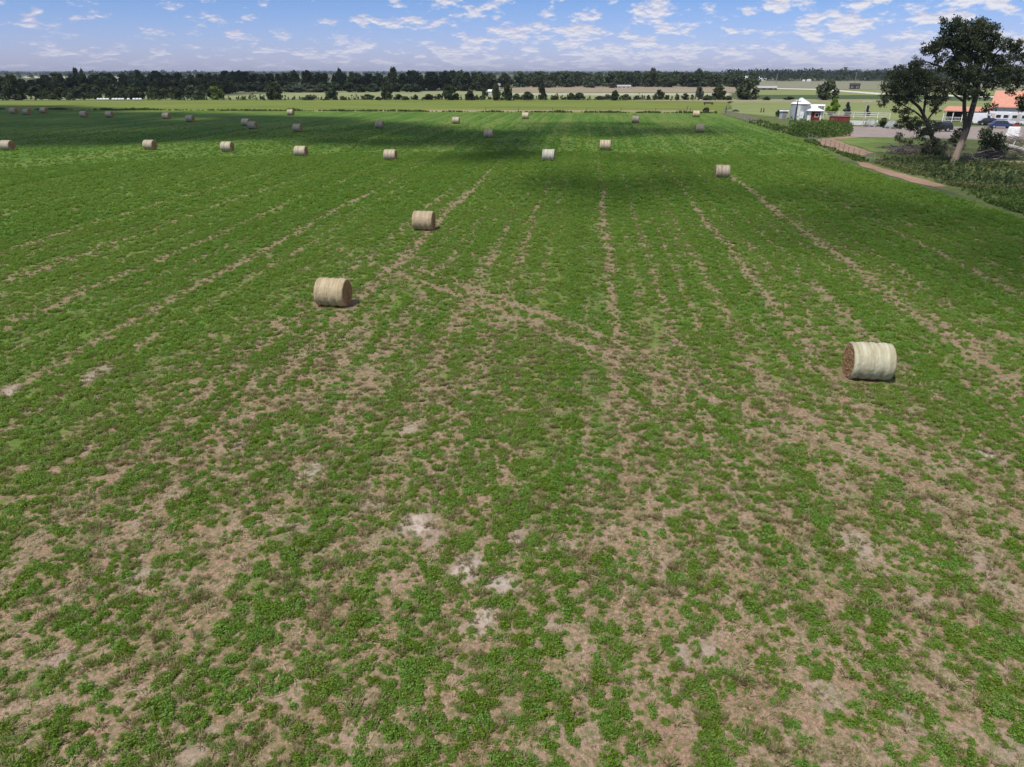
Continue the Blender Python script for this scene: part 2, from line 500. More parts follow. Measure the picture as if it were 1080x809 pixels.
def build_world():
    w = bpy.data.worlds.new('World')
    SC.world = w
    w.use_nodes = True
    nt = w.node_tree
    nt.nodes.clear()
    sky = N(nt, 'ShaderNodeTexSky', sky_type='NISHITA')
    sky.sun_disc = False
    sky.sun_elevation = math.asin(SUN.z)
    sky.sun_rotation = math.atan2(SUN.x, SUN.y)
    sky.altitude = 300
    sky.air_density = 1.0
    sky.dust_density = 0.6
    sky.ozone_density = 2.0
    d = N(nt, 'ShaderNodeTexCoord').outputs['Generated']
    s = N(nt, 'ShaderNodeSeparateXYZ', {0: d})
    x, y, z = s.outputs
    zz = mth(nt, 'MAXIMUM', z, 0.0)
    # cool the low sky: it is lavender blue rather than yellow-white
    tint = mixc(nt, smooth(nt, z, 0.0, 0.10), (0.84, 0.90, 1.56), (0.54, 0.74, 1.26))
    tint = mixc(nt, smooth(nt, z, 0.10, 0.5), tint, (1.0, 1.0, 1.0))
    col = mixc(nt, 1.0, sky.outputs[0], tint, 'MULTIPLY')
    b1 = N(nt, 'ShaderNodeBackground', {'Color': col, 'Strength': 0.10})
    # fair-weather clouds: noise on a plane overhead, seen at low elevation
    az = mth(nt, 'ARCTAN2', x, y)
    el = mth(nt, 'MULTIPLY', zz, 57.3)
    lv = mth(nt, 'LOGARITHM', mth(nt, 'ADD', el, 1.0), math.e)

    def cl(off):
        def layer(ku, kv, w):
            vec = N(nt, 'ShaderNodeCombineXYZ', {0: mth(nt, 'MULTIPLY', az, ku), 1: mth(nt, 'ADD', mth(nt, 'MULTIPLY', lv, kv), off), 2: w}).outputs[0]
            return mth(nt, 'ADD', noise(nt, vec, 1.0, 6.0, 0.55, 0.0), mth(nt, 'MULTIPLY', mth(nt, 'SUBTRACT', noise(nt, vec, .28, 1.0, .5), .5), .22))
        t = smooth(nt, el, 1.0, 2.8)
        A, B = layer(28.0, 5.0, 4.7), layer(40.0, 4.6, 1.3)
        return mth(nt, 'ADD', mth(nt, 'MULTIPLY', A, t), mth(nt, 'MULTIPLY', B, mth(nt, 'SUBTRACT', 1.0, t)))
    n0, n1 = cl(0.0), cl(-0.13)
    side = mth(nt, 'MULTIPLY', x, 0.07)
    n0 = mth(nt, 'ADD', n0, side)
    n0 = mth(nt, 'ADD', n0, smooth(nt, el, 3.0, 1.2, 0.0, 0.025))
    mask = smooth(nt, n0, 0.49, 0.62)
    mask = mth(nt, 'MULTIPLY', mask, smooth(nt, z, 0.002, 0.040, 0.42, 0.90))
    shade = smooth(nt, mth(nt, 'SUBTRACT', n0, n1), -0.10, 0.10)
    cc = mixc(nt, shade, (0.52, 0.53, 0.70), (0.86, 0.85, 0.90))
    b2 = N(nt, 'ShaderNodeBackground', {'Color': cc, 'Strength': 1.0})
    mx = N(nt, 'ShaderNodeMixShader', {0: mask, 1: b1.outputs[0], 2: b2.outputs[0]})
    N(nt, 'ShaderNodeOutputWorld', {'Surface': mx.outputs[0]})

    ld = bpy.data.lights.new('sun', 'SUN')
    ld.energy = 4.4
    ld.angle = R(0.53)
    ld.color = (1.0, 0.955, 0.89)
    lo = bpy.data.objects.new('sun', ld)
    COL.objects.link(lo)
    lo.rotation_euler = SUN.to_track_quat('Z', 'Y').to_euler()
    lo.location = (0, 0, 60)

    cd = bpy.data.cameras.new('camera')
    cd.sensor_width = 36
    cd.lens = 36 * FPX / 1080
    cd.clip_start = 0.5
    cd.clip_end = 60000
    co = bpy.data.objects.new('camera', cd)
    COL.objects.link(co)
    co.location = (0, 0, CAMH)
    co.rotation_euler = (R(90) - PITCH, 0, YAW)
    SC.camera = co
    SC.view_settings.view_transform = 'Standard'
    SC.view_settings.look = 'None'
    SC.view_settings.exposure = 0.0
    SC.view_settings.gamma = 1.0
    SC.view_settings.use_curve_mapping = False
    cy = SC.cycles
    cy.use_denoising = True
    cy.denoiser = 'OPENIMAGEDENOISE'
    cy.denoising_prefilter = 'FAST'
    cy.max_bounces = 6
    cy.diffuse_bounces = 3
    cy.glossy_bounces = 2
    cy.transmission_bounces = 3
    cy.transparent_max_bounces = 6
    cy.volume_bounces = 0
    cy.sample_clamp_indirect = 5.0


build_world()

# ------------------------------------------------------------------ wear on the field
TRACKS = [  # X of the wheel track or swath line, strength, width
    (-20.5, .75, .40), (-18.3, .45, .35), (-11.1, .9, .42), (-13.3, .6, .40), (-5.6, .55, .45), (-3.9, .6, .40),
    (1.6, .75, .42), (4.1, .6, .40), (9.5, .75, .40), (15.9, .85, .48), (0.2, .3, .3), (6.9, .55, .4), (12.6, .5, .35),
    (-8.0, .55, .4), (-16.0, .3, .4), (-25.8, .65, .4), (-28.0, .35, .4), (-31.4, .7, .4), (-37.0, .65, .5), (-39.4, .4, .4),
    (-46.5, .7, .5), (-49.0, .35, .4), (-57.0, .7, .5), (-66.0, .7, .6), (-68.5, .3, .4), (-78.0, .75, .6), (-90.0, .5, .6),
    (-103, .5, .7), (-117, .5, .7), (-133, .5, .8), (-150, .5, .8), (-14.8, .35, .3), (-9.5, .4, .3), (-6.9, .35, .3), (-2.2, .4, .3), (3.0, .4, .3), (5.4, .45, .3), (8.2, .4, .3), (11.0, .45, .35), (14.3, .4, .3), (17.1, .4, .3),
    (-23.4, .4, .35), (-34.0, .4, .4), (-42.8, .45, .4), (-53, .4, .45), (-61.5, .45, .5), (-72.5, .4, .5), (-84, .45, .5), (20.4, .35, .3), (26.8, .4, .35), (31.0, .4, .35), (18.3, .45, .4), (22.5, .65, .4), (24.6, .4, .4), (29.0, .4, .4), (33.0, .4, .4)]
PALE = [(436, 557, 14, 1.0), (492, 600, 13, 1.0), (528, 618, 12, 1.0), (513, 650, 12, 1.0), (330, 495, 10, .8), (258, 468, 9, .8), (395, 535, 10, .5),
        (180, 378, 8, .7), (100, 395, 12, .8), (10, 414, 10, .8), (425, 552, 10, .8), (745, 686, 10, .7), (720, 688, 8, .7), (1047, 484, 10, .9),
        (966, 432, 9, .6), (772, 520, 12, .35), (880, 507, 12, .35), (988, 535, 10, .35), (905, 575, 12, .5), (965, 634, 12, .3), (1040, 600, 16, .4),
        (548, 566, 9, .7), (455, 568, 10, .5), (383, 512, 9, .4), (430, 455, 8, .5), (700, 600, 10, .3), (600, 580, 10, .35), (585, 660, 9, .45), (150, 610, 12, .4),
        (60, 700, 14, .4), (210, 785, 14, .35), (870, 740, 14, .35), (960, 765, 12, .35), (1070, 795, 12, .4), (310, 560, 12, .4), (720, 267, 6, .6), (770, 258, 5, .5)]
PALEW = [(G(a, b), c * mpp_, s) for a, b, c, s in PALE for mpp_ in [(G(a, b) - Vector((0, 0, CAMH))).length / FPX]]


def wear(x, y):
    wob = (fbm(y, x * 0.02, 14, 3, 2) - .5) * 0.5
    b = np.zeros_like(x)
    brk = fbm(x * 1.5, y * 0.22, .7, 9, 3)
    for tx, s, w in TRACKS:
        d = (x + wob - tx) / (w * 1.15)
        b = np.maximum(b, .78 * s * np.exp(-d * d) * sstep(-.02, .44, brk + 0.18 * s))
        halo = (x + wob - tx) / (w * 2.9)
        b = np.maximum(b, 0.46 * s * np.exp(-halo * halo) * sstep(.2, .6, brk))
    # tracks that cut across the rows on a diagonal
    for off, s, w in ((0.0, .75, .45), (1.9, .65, .4)):
        c = ((x + y) - (27.3 + off) + (fbm(x - y, x * 0.01, 12, 5, 2) - .5) * 1.4 + (x - 0) * 0.0) / 1.414
        far = .30 + .70 * sstep(48, 34, y)
        b = np.maximum(b, far * s * np.exp(-(c / w) ** 2) * sstep(.1, .5, brk + .1))
        b = np.maximum(b, far * 0.3 * np.exp(-(c / (w * 3)) ** 2))
    # broad worn ground
    b = np.maximum(b, 0.2 * sstep(.58, .8, fbm(x, y * .4, 5.0, 21, 3)))
    return np.clip(b, 0, 1) * (1 - .35 * sstep(50, 150, y))


def paleness(x, y):
    p = np.zeros_like(x)
    for P, r, s in PALEW:
        m = (np.abs(x - P.x) < 3 * r) & (np.abs(y - P.y) < 5 * r)
        if not m.any(): continue
        dx = (x[m] - P.x) / r; dy = (y[m] - P.y) / (r * 1.7)
        q = dx * dx + dy * dy + (fbm(x[m], y[m], .5, 41, 2) - .5) * 2.2
        p[m] = np.maximum(p[m], s * sstep(1.3, .4, q))
    return p


def cover_at(x, y):
    d = np.hypot(x, y)
    lowf = fbm(x, y * .5, 7.0, 33, 3)
    return 0.44 + 0.20 * sstep(8, 40, d) + 0.22 * sstep(45, 110, d) + 0.08 * sstep(110, 170, d) + 0.18 * (lowf - .5) - 0.06 * sstep(0, 30, x) * sstep(70, 25, y)


def edge_right(y): return np.interp(y, [0, 55, 70, 98, 108, 122, 215], [36.5, 35.0, 33.7, 33.0, 34.6, 36.4, 37.2]) + (fbm(y, np.asarray(y) * 0, 6, 2, 2) - .5) * .9


def edge_far(x): return 211.0 + 0.00032 * (x + 20) ** 2 * 0 - 0.07 * np.minimum(0, x + 80) * 0 + (fbm(x, x * 0, 9, 6, 2) - .5) * 2


def build_field():
    xs = list(np.arange(-36, 37.9, 0.22))
    st, v = 0.22, -36.0
    left = []
    while v > -290:
        st = min(st * 1.02, 1.2); v -= st; left.append(v)
    xs = np.array(left[::-1] + xs)
    ys = list(np.arange(0.0, 48, 0.22)); st = 0.22; v = ys[-1]
    while v < 214:
        st = min(st * 1.03, 1.4); v += st; ys.append(v)
    ys = np.array([-60, -40, -25, -15, -8, -4, -2, -1] + ys)
    X, Y = np.meshgrid(xs, ys)
    nx, ny = len(xs), len(ys)
    x, y = X.ravel(), Y.ravel()
    z = 0.03 + 0.05 * (fbm(x, y, 2.2, 12, 2) - .5) * sstep(120, 40, np.hypot(x, y))
    idx = np.arange(nx * ny).reshape(ny, nx)
    F = np.stack([idx[:-1, :-1], idx[:-1, 1:], idx[1:, 1:], idx[1:, :-1]], -1).reshape(-1, 4)
    cx, cy = x[F].mean(1), y[F].mean(1)
    F = F[(cx < edge_right(cy)) & (cy < edge_far(cx))]
    V = np.stack([x, y, z], 1)
    used = np.zeros(len(V), bool); used[F.ravel()] = True
    remap = np.cumsum(used) - 1
    V = V[used]; F = remap[F]
    o = np_mesh('hay_field', V, F, field_mat(), smooth=True)
    for nm, a in (('bare', wear(V[:, 0], V[:, 1])), ('pale', paleness(V[:, 0], V[:, 1])), ('cover', cover_at(V[:, 0], V[:, 1]))):
        at = o.data.attributes.new(nm, 'FLOAT', 'POINT')
        at.data.foreach_set('value', a.astype(np.float32))
    tag(o, kind='structure')
    return o


build_field()


# ------------------------------------------------------------------ alfalfa plants growing on the field
def clump_protos():
    col = bpy.data.collections.new('alfalfa_kinds')
    rng = np.random.default_rng(3)
    for k in range(8):
        C, S = [], []
        nl = [1, 1, 2, 2, 3, 3, 4, 5][k]
        for j in range(nl):
            q = rng.random() * 6.28; rr = 0.0 if j == 0 else 0.10 + 0.12 * rng.random()
            R_ = 0.115 + 0.05 * rng.random()
            n = 95
            p = ball(n, rng, 0.42) * R_
            p[:, 2] = np.abs(p[:, 2]) * 1.35 + 0.015
            p[:, 0] += rr * math.cos(q); p[:, 1] += rr * math.sin(q)
            C.append(p); S.append(0.016 + 0.020 * rng.random(n))
        V, F = leaf_geo(np.concatenate(C), np.concatenate(S), rng, 0.62)
        V[:, 2] = np.maximum(V[:, 2], 0.003)
        o = np_mesh('alfalfa_plant', V, F, M['alfalfa'], link=False)
        col.objects.link(o)
    return col


def tuft_protos():
    col = bpy.data.collections.new('dry_tuft_kinds')
    rng = np.random.default_rng(4)
    for k in range(5):
        V, F = [], []
        for j in range(46):
            a, r0 = rng.random() * 6.28, 0.10 * math.sqrt(rng.random())
            h = 0.04 + 0.085 * rng.random(); ln = 0.05 + .08 * rng.random()
            b = Vector((r0 * math.cos(a), r0 * math.sin(a), 0.0))
            a2 = a + rng.normal() * .7
            t = b + Vector((math.cos(a2) * ln, math.sin(a2) * ln, h))
            s = Vector((-math.sin(a2), math.cos(a2), 0)) * 0.006
            mid = b.lerp(t, .55) + Vector((0, 0, h * .22))
            n = len(V)
            V += [b - s, b + s, mid + s, mid - s, t]
            F += [(n, n + 1, n + 2, n + 3), (n + 3, n + 2, n + 4, n + 4)]
        V = np.array([tuple(v) for v in V])
        # second face as a triangle stored in a quad with its tip split
        F2 = np.array(F)
        tips = F2[1::2]
        extra = V[tips[:, 2]] + np.array([0.001, 0.001, 0])
        n0 = len(V)
        V = np.concatenate([V, extra])
        F2[1::2, 3] = np.arange(n0, n0 + len(tips))
        F2[1::2] = F2[1::2][:, [0, 1, 2, 3]]
        o = np_mesh('dry_grass_tuft', V, F2, M['dry_tuft'], link=False)
        col.objects.link(o)
    return col


def litter_protos():
    col = bpy.data.collections.new('litter_kinds')
    rng = np.random.default_rng(14)
    for k in range(4):
        V, F = [], []
        for j in range(34):
            c = Vector((rng.normal() * .16, rng.normal() * .16, .004 + .02 * rng.random()))
            q = rng.random() * 3.14; L = .02 + .045 * rng.random()
            u = Vector((math.cos(q), math.sin(q), rng.normal() * .12)) * L; w = Vector((-math.sin(q), math.cos(q), 0)) * .0036
            n = len(V)
            V += [tuple(c - u - w), tuple(c + u - w), tuple(c + u + w), tuple(c - u + w)]
            F.append((n, n + 1, n + 2, n + 3))
        col.objects.link(np_mesh('cut_stalks', V, F, M['straw'], link=False))
    return col


def instancer(name, pts, sc, col, rng, label, cat):
    n = len(pts)
    me = bpy.data.meshes.new(name)
    me.vertices.add(n)
    me.vertices.foreach_set('co', np.asarray(pts, dtype=np.float32).ravel())
    for nm, a in (('spin', rng.random(n) * 6.283), ('size', sc)):
        at = me.attributes.new(nm, 'FLOAT', 'POINT'); at.data.foreach_set('value', np.asarray(a, dtype=np.float32))
    at = me.attributes.new('pick', 'INT', 'POINT'); at.data.foreach_set('value', rng.integers(0, len(col.objects), n).astype(np.int32))
    o = bpy.data.objects.new(name, me)
    COL.objects.link(o)
    ng = bpy.data.node_groups.new(name + '_planting', 'GeometryNodeTree')
    ng.interface.new_socket('Geometry', in_out='INPUT', socket_type='NodeSocketGeometry')
    ng.interface.new_socket('Geometry', in_out='OUTPUT', socket_type='NodeSocketGeometry')
    gi = ng.nodes.new('NodeGroupInput'); go = ng.nodes.new('NodeGroupOutput')
    ip = ng.nodes.new('GeometryNodeInstanceOnPoints')
    ci = ng.nodes.new('GeometryNodeCollectionInfo'); ci.inputs[0].default_value = col
    ci.inputs['Separate Children'].default_value = True; ci.inputs['Reset Children'].default_value = True

    def attr(nm, t):
        a = ng.nodes.new('GeometryNodeInputNamedAttribute'); a.data_type = t; a.inputs[0].default_value = nm
        return a.outputs[0]
    cx = ng.nodes.new('ShaderNodeCombineXYZ')
    L = ng.links.new
    L(gi.outputs[0], ip.inputs['Points']); L(ci.outputs[0], ip.inputs['Instance'])
    ip.inputs['Pick Instance'].default_value = True
    L(attr('pick', 'INT'), ip.inputs['Instance Index'])
    L(attr('spin', 'FLOAT'), cx.inputs[2]); L(cx.outputs[0], ip.inputs['Rotation'])
    L(attr('size', 'FLOAT'), ip.inputs['Scale'])
    L(ip.outputs[0], go.inputs[0])
    md = o.modifiers.new('planting', 'NODES'); md.node_group = ng
    tag(o, label, cat, kind='stuff')
    return o


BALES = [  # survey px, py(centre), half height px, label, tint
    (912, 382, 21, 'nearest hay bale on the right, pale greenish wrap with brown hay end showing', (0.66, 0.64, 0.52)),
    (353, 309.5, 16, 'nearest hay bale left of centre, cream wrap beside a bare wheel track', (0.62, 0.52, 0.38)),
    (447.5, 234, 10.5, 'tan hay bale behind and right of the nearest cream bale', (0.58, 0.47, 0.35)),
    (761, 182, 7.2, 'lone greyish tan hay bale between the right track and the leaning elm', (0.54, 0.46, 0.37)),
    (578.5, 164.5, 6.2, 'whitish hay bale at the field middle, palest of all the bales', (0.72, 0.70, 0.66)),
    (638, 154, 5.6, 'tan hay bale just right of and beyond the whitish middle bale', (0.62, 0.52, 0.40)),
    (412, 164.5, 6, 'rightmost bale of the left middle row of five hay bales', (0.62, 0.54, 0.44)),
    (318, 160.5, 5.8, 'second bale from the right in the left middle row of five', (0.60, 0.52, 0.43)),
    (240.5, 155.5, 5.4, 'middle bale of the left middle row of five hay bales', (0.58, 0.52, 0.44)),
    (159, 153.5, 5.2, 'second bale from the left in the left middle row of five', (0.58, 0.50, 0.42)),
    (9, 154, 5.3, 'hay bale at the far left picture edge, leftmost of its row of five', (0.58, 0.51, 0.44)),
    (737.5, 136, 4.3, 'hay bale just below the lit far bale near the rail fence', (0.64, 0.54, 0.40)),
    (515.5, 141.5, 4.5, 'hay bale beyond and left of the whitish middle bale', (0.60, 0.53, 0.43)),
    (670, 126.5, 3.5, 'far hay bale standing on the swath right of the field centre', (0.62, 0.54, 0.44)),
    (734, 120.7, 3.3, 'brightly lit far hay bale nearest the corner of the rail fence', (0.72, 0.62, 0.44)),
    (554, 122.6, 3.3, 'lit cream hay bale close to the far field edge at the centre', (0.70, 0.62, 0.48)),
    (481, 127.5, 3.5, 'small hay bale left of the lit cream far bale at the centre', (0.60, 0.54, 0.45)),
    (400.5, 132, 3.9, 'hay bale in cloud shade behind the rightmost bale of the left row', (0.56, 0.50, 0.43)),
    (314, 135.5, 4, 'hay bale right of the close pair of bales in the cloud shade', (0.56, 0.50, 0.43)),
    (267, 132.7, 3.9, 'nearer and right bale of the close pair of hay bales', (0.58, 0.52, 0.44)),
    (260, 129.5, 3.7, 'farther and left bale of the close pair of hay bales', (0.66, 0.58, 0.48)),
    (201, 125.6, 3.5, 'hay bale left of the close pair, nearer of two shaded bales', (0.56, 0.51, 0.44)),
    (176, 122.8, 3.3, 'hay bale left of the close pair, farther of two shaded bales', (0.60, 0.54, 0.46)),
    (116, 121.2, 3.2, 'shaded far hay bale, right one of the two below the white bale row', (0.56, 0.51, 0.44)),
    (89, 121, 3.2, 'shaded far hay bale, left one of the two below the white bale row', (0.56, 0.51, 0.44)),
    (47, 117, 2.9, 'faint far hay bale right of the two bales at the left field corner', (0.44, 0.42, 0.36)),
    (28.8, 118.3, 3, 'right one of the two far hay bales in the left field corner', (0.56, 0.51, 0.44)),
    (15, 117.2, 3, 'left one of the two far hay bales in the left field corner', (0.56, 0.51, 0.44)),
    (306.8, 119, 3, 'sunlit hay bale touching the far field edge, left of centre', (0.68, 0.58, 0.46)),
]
BALE_POS = []
for px, py, hh, lab, tint in BALES:
    P = G(px, py + hh * 0.9)
    P = P + Vector((P.x, P.y, 0)).normalized() * 0.25
    BALE_POS.append(P)


def plant_field():
    rng = np.random.default_rng(21)
    pts, sc = [], []
    tp, ts = [], []

    def band(d0, d1, dens, smin, smax, thr, soft, tufts=0.0):
        w = math.radians(62 if d0 < 20 else 50 if d0 < 50 else 44)
        area = w * (d1 * d1 - d0 * d0)
        n = int(area * dens)
        d = np.sqrt(rng.random(n) * (d1 * d1 - d0 * d0) + d0 * d0)
        a = (rng.random(n) * 2 - 1) * w
        fx, fy = -math.sin(YAW), math.cos(YAW)
        x = d * (np.cos(a) * fx + np.sin(a) * fy); y = d * (np.cos(a) * fy - np.sin(a) * fx)
        ok = (x < edge_right(y) - .3) & (y < edge_far(x) - 1)
        for P in BALE_POS:
            ok &= ~((np.abs(x - P.x) < 1.0) & (np.abs(y - P.y) < .72))
        x, y = x[ok], y[ok]
        nz = fbm(x, y * .7, .38, 51, 2) * .54 + fbm(x * 2.0, y * .06, .9, 37, 2) * .38 + fbm(x * 1.3, y * .3, 2.2, 33, 2) * .08 + 0.14 * (cover_at(x, y) - .4)
        w = wear(x, y)
        pr = np.maximum(sstep(thr - soft, thr + soft, nz), .22) * np.clip(1.04 - 1.12 * w, 0, 1) * (1 - .95 * np.clip(paleness(x, y) * 1.4, 0, 1))
        if d0 > 100: pr = pr * sstep(205, 95, np.hypot(x, y))
        k = rng.random(len(x)) < pr
        s = smin + (smax - smin) * rng.random(len(x)) ** 1.6
        s = s * (0.55 + 0.55 * pr)
        pts.append(np.stack([x[k], y[k], np.full(k.sum(), .03)], 1)); sc.append(s[k])
        if tufts:
            k2 = (rng.random(len(x)) < tufts * (0.30 + .5 * sstep(.3, .6, fbm(x, y, 1.7, 61, 2))) * (1 - .6 * wear(x, y)))
            tp.append(np.stack([x[k2], y[k2], np.full(k2.sum(), .03)], 1)); ts.append((0.45 + 0.7 * rng.random(k2.sum())))
    band(4, 30, 62, .22, .76, .420, .11, .36)
    band(30, 60, 30, .36, .92, .39, .12, .3)
    band(60, 105, 9.5, .65, 1.35, .34, .13)
    band(105, 200, 2.6, .55, 1.15, .38, .14)
    P = np.concatenate(pts); S = np.concatenate(sc)
    instancer('alfalfa', P, S, clump_protos(), rng, 'low green alfalfa regrowth covering the whole hay field in clumps', 'alfalfa')
    # cut stalks lying on the soil
    n = 9000
    d = np.sqrt(rng.random(n)) * 42 + 4; a = (rng.random(n) * 2 - 1) * .78
    fx, fy = -math.sin(YAW), math.cos(YAW)
    lx = d * (np.cos(a) * fx + np.sin(a) * fy); ly = d * (np.cos(a) * fy - np.sin(a) * fx)
    k = (lx < edge_right(ly) - .3) & (rng.random(n) < .35 + .6 * wear(lx, ly))
    lx, ly = lx[k], ly[k]
    bx = np.concatenate([[P.x + rng.normal() * 1.0 for _ in range(60)] for P in BALE_POS[:9]]); by = np.concatenate([[P.y + rng.normal() * .8 for _ in range(60)] for P in BALE_POS[:9]])
    lx, ly = np.concatenate([lx, bx]), np.concatenate([ly, by])
    instancer('straw_litter', np.stack([lx, ly, np.full(len(lx), .055)], 1), .6 + .8 * rng.random(len(lx)), litter_protos(), rng, 'pale cut stalks lying loose on the soil of the hay field', 'straw')
    P2 = np.concatenate(tp); S2 = np.concatenate(ts)
    instancer('dry_grass', P2, S2, tuft_protos(), rng, 'thin dry olive and straw coloured grass tufts between the alfalfa clumps', 'grass')
    print('plants', len(P), len(P2))


plant_field()


# ------------------------------------------------------------------ hay bales
def make_bale(label):
    rad, ln = 0.765, 1.62
    root = thing('hay_bale', label, 'hay bale')
    rng = np.random.default_rng(8)
    n = 72
    prof = [(-ln / 2, rad - .075), (-ln / 2 + .012, rad - .04), (-ln / 2 + .04, rad - .012)]
    for t in np.linspace(-ln / 2 + .09, ln / 2 - .09, 26): prof.append((t, rad))
    prof += [(ln / 2 - .04, rad - .012), (ln / 2 - .012, rad - .04), (ln / 2, rad - .075)]
    V, F = [], []
    for i, (x, r) in enumerate(prof):
        for k in range(n):
            q = 2 * math.pi * k / n
            rr = r + 0.016 * math.sin(i * 0.83 + 1.1 * math.sin(q)) * (1 if 2 < i < len(prof) - 3 else .3) + 0.012 * math.sin(3 * q + .7) + 0.008 * rng.normal()
            y, z = rr * math.sin(q), rr * math.cos(q)
            z = max(z, -rad + 0.055 + 0.01 * rng.random())       # sags a little on the ground
            V.append((x, y, z + rad - .05))
    m = len(prof)
    for i in range(m - 1):
        for k in range(n):
            k2 = (k + 1) % n
            F.append((i * n + k, (i + 1) * n + k, (i + 1) * n + k2, i * n + k2))
    np_mesh('net_wrap', V, F, M['bale_wrap'], root, True)
    for sgn in (-1, 1):
        V, F = [], []
        rings = 15
        for j in range(rings + 1):
            r = (rad - .070) * j / rings
            for k in range(n):
                q = 2 * math.pi * k / n
                dx = 0.02 * math.sin(j * 2.1 + q) + 0.018 * rng.normal() + (-.045 if j < 2 else 0.0)
                if j == rings: dx = 0
                y, z = r * math.sin(q), r * math.cos(q)
                z = max(z, -rad + 0.056)
                V.append((sgn * (ln / 2 - .002) + sgn * dx, y, z + rad - .05))
        for j in range(rings):
            for k in range(n):
                k2 = (k + 1) % n
                f = (j * n + k, j * n + k2, (j + 1) * n + k2, (j + 1) * n + k)
                F.append(f if sgn < 0 else f[::-1])
        # loose stalks sticking out of the end
        for t in range(420):
            q, r = rng.random() * 6.283, (rad - .05) * math.sqrt(rng.random())
            c = Vector((sgn * ln / 2, r * math.sin(q), max(r * math.cos(q), -rad + .05) + rad - .05))
            tang = Vector((0, math.cos(q), -math.sin(q)))
            e = c + tang * (0.05 + .12 * rng.random()) * (1 if rng.random() < .7 else -1) + Vector((sgn * (0.02 + .06 * rng.random()), 0, 0)) + Vector(rng.normal(size=3)) * .02
            w = Vector((0, math.sin(q), math.cos(q))) * .006
            b = len(V)
            V += [tuple(c - w), tuple(c + w), tuple(e + w * .4), tuple(e - w * .4)]
            F.append((b, b + 1, b + 2, b + 3))
        np_mesh('hay_end', V, F, M['bale_end'], root)
    return root


BALE_GROUP = 'round hay bales scattered over the field'
proto_bale = None
rb = random.Random(4)
for (px, py, hh, lab, tint), P in zip(BALES, BALE_POS):
    if proto_bale is None:
        b = proto_bale = make_bale(lab)
    else:
        b = copy_tree(proto_bale)
        b['label'] = lab
    b['group'] = BALE_GROUP
    b.location = (P.x, P.y, 0.03)
    b.rotation_euler = (0, 0, rb.uniform(-.05, .05))
    s = min(1.15, max(.9, (2 * hh) / (1.53 * math.cos(R(6)) / mpp(P) + 0.001)))
    b.scale = (s, s, s)
    for ch in b.children:
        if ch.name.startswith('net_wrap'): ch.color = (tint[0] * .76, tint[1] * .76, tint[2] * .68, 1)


# ------------------------------------------------------------------ the land around the field
def sheet(name, poly, mat, z, jit=0.0, seed=0):
    """flat ground sheet with a slightly uneven outline"""
    rng = random.Random(seed)
    pts = []
    n = len(poly)
    for i in range(n):
        a, b = Vector(poly[i]), Vector(poly[(i + 1) % n])
        k = max(1, int(min(40, (b - a).length / max(1.5, jit * 3)))) if jit else 1
        for j in range(k):
            p = a.lerp(b, j / k)
            if jit and j: p = p + Vector((rng.uniform(-jit, jit), rng.uniform(-jit, jit), 0))
            pts.append((p.x, p.y, 0))
    me = bpy.data.meshes.new(name)
    me.from_pydata(pts, [], [tuple(range(len(pts)))])
    me.materials.append(mat)
    me.update()
    o = bpy.data.objects.new(name, me)
    COL.objects.link(o)
    o.location.z = z
    if me.polygons[0].normal.z < 0:
        me.flip_normals()
    return tag(o, kind='structure')


def PX(*pts): return [G(a, b) for a, b in pts]


GM = ground_mat
M['land'] = GM('grazing_land', [(0.06, 0.09, 0.035), (0.10, 0.12, 0.05), (0.14, 0.14, 0.08)], 0.02, None, 0.2)
M['meadow'] = GM('meadow_grass', [(0.10, 0.155, 0.025), (0.16, 0.20, 0.036), (0.20, 0.20, 0.06)], 0.05, (.5, 1.6, 1), 0.7)
M['tan_strip'] = GM('dry_grass_strip', [(0.26, 0.23, 0.12), (0.32, 0.25, 0.15), (0.17, 0.2, 0.06)], 0.06, (.5, 2, 1), 0.6)
M['pasture'] = GM('pale_pasture', [(0.19, 0.235, 0.09), (0.25, 0.27, 0.13), (0.28, 0.26, 0.15)], 0.03, (.6, 1.5, 1), 0.3)
M['brown_land'] = GM('brown_fallow', [(0.27, 0.21, 0.16), (0.32, 0.27, 0.17), (0.20, 0.17, 0.12)], 0.02, (.4, 2.5, 1), 0.2)
M['green_right'] = GM('pale_green_paddock', [(0.15, 0.20, 0.06), (0.21, 0.245, 0.09), (0.25, 0.24, 0.12)], 0.06, (.7, 1.5, 1), 0.6)
M['dark_crop'] = GM('dark_crop', [(0.035, 0.07, 0.02), (0.06, 0.10, 0.03), (0.09, 0.12, 0.05)], 0.1, (.4, 2, 1), 0.6)
M['road'] = GM('pale_gravel_road', [(0.55, 0.52, 0.46), (0.62, 0.58, 0.52), (0.45, 0.42, 0.36)], 0.2, None, 1.0)
M['yard'] = GM('gravel_yard', [(0.27, 0.225, 0.20), (0.32, 0.27, 0.245), (0.20, 0.17, 0.15)], 0.25, None, 2.0)
M['lawn'] = GM('mown_lawn', [(0.09, 0.16, 0.03), (0.14, 0.205, 0.045), (0.19, 0.20, 0.08)], 0.2, None, 1.2)
M['dirt'] = GM('reddish_dirt', [(0.28, 0.17, 0.115), (0.34, 0.22, 0.155), (0.20, 0.16, 0.105)], 0.3, None, 2.0, 0.3)
M['verge'] = GM('verge_grass', [(0.06, 0.105, 0.025), (0.10, 0.14, 0.04), (0.17, 0.15, 0.07)], 0.25, None, 1.5, 0.3)
M['pale_field'] = GM('pale_stubble', [(0.36, 0.36, 0.24), (0.42, 0.40, 0.30), (0.30, 0.31, 0.18)], 0.01, None, 0.1)
M['mauve_field'] = GM('dry_range', [(0.20, 0.20, 0.13), (0.24, 0.22, 0.16), (0.18, 0.20, 0.11)], 0.01, (.4, 2, 1), 0.1)

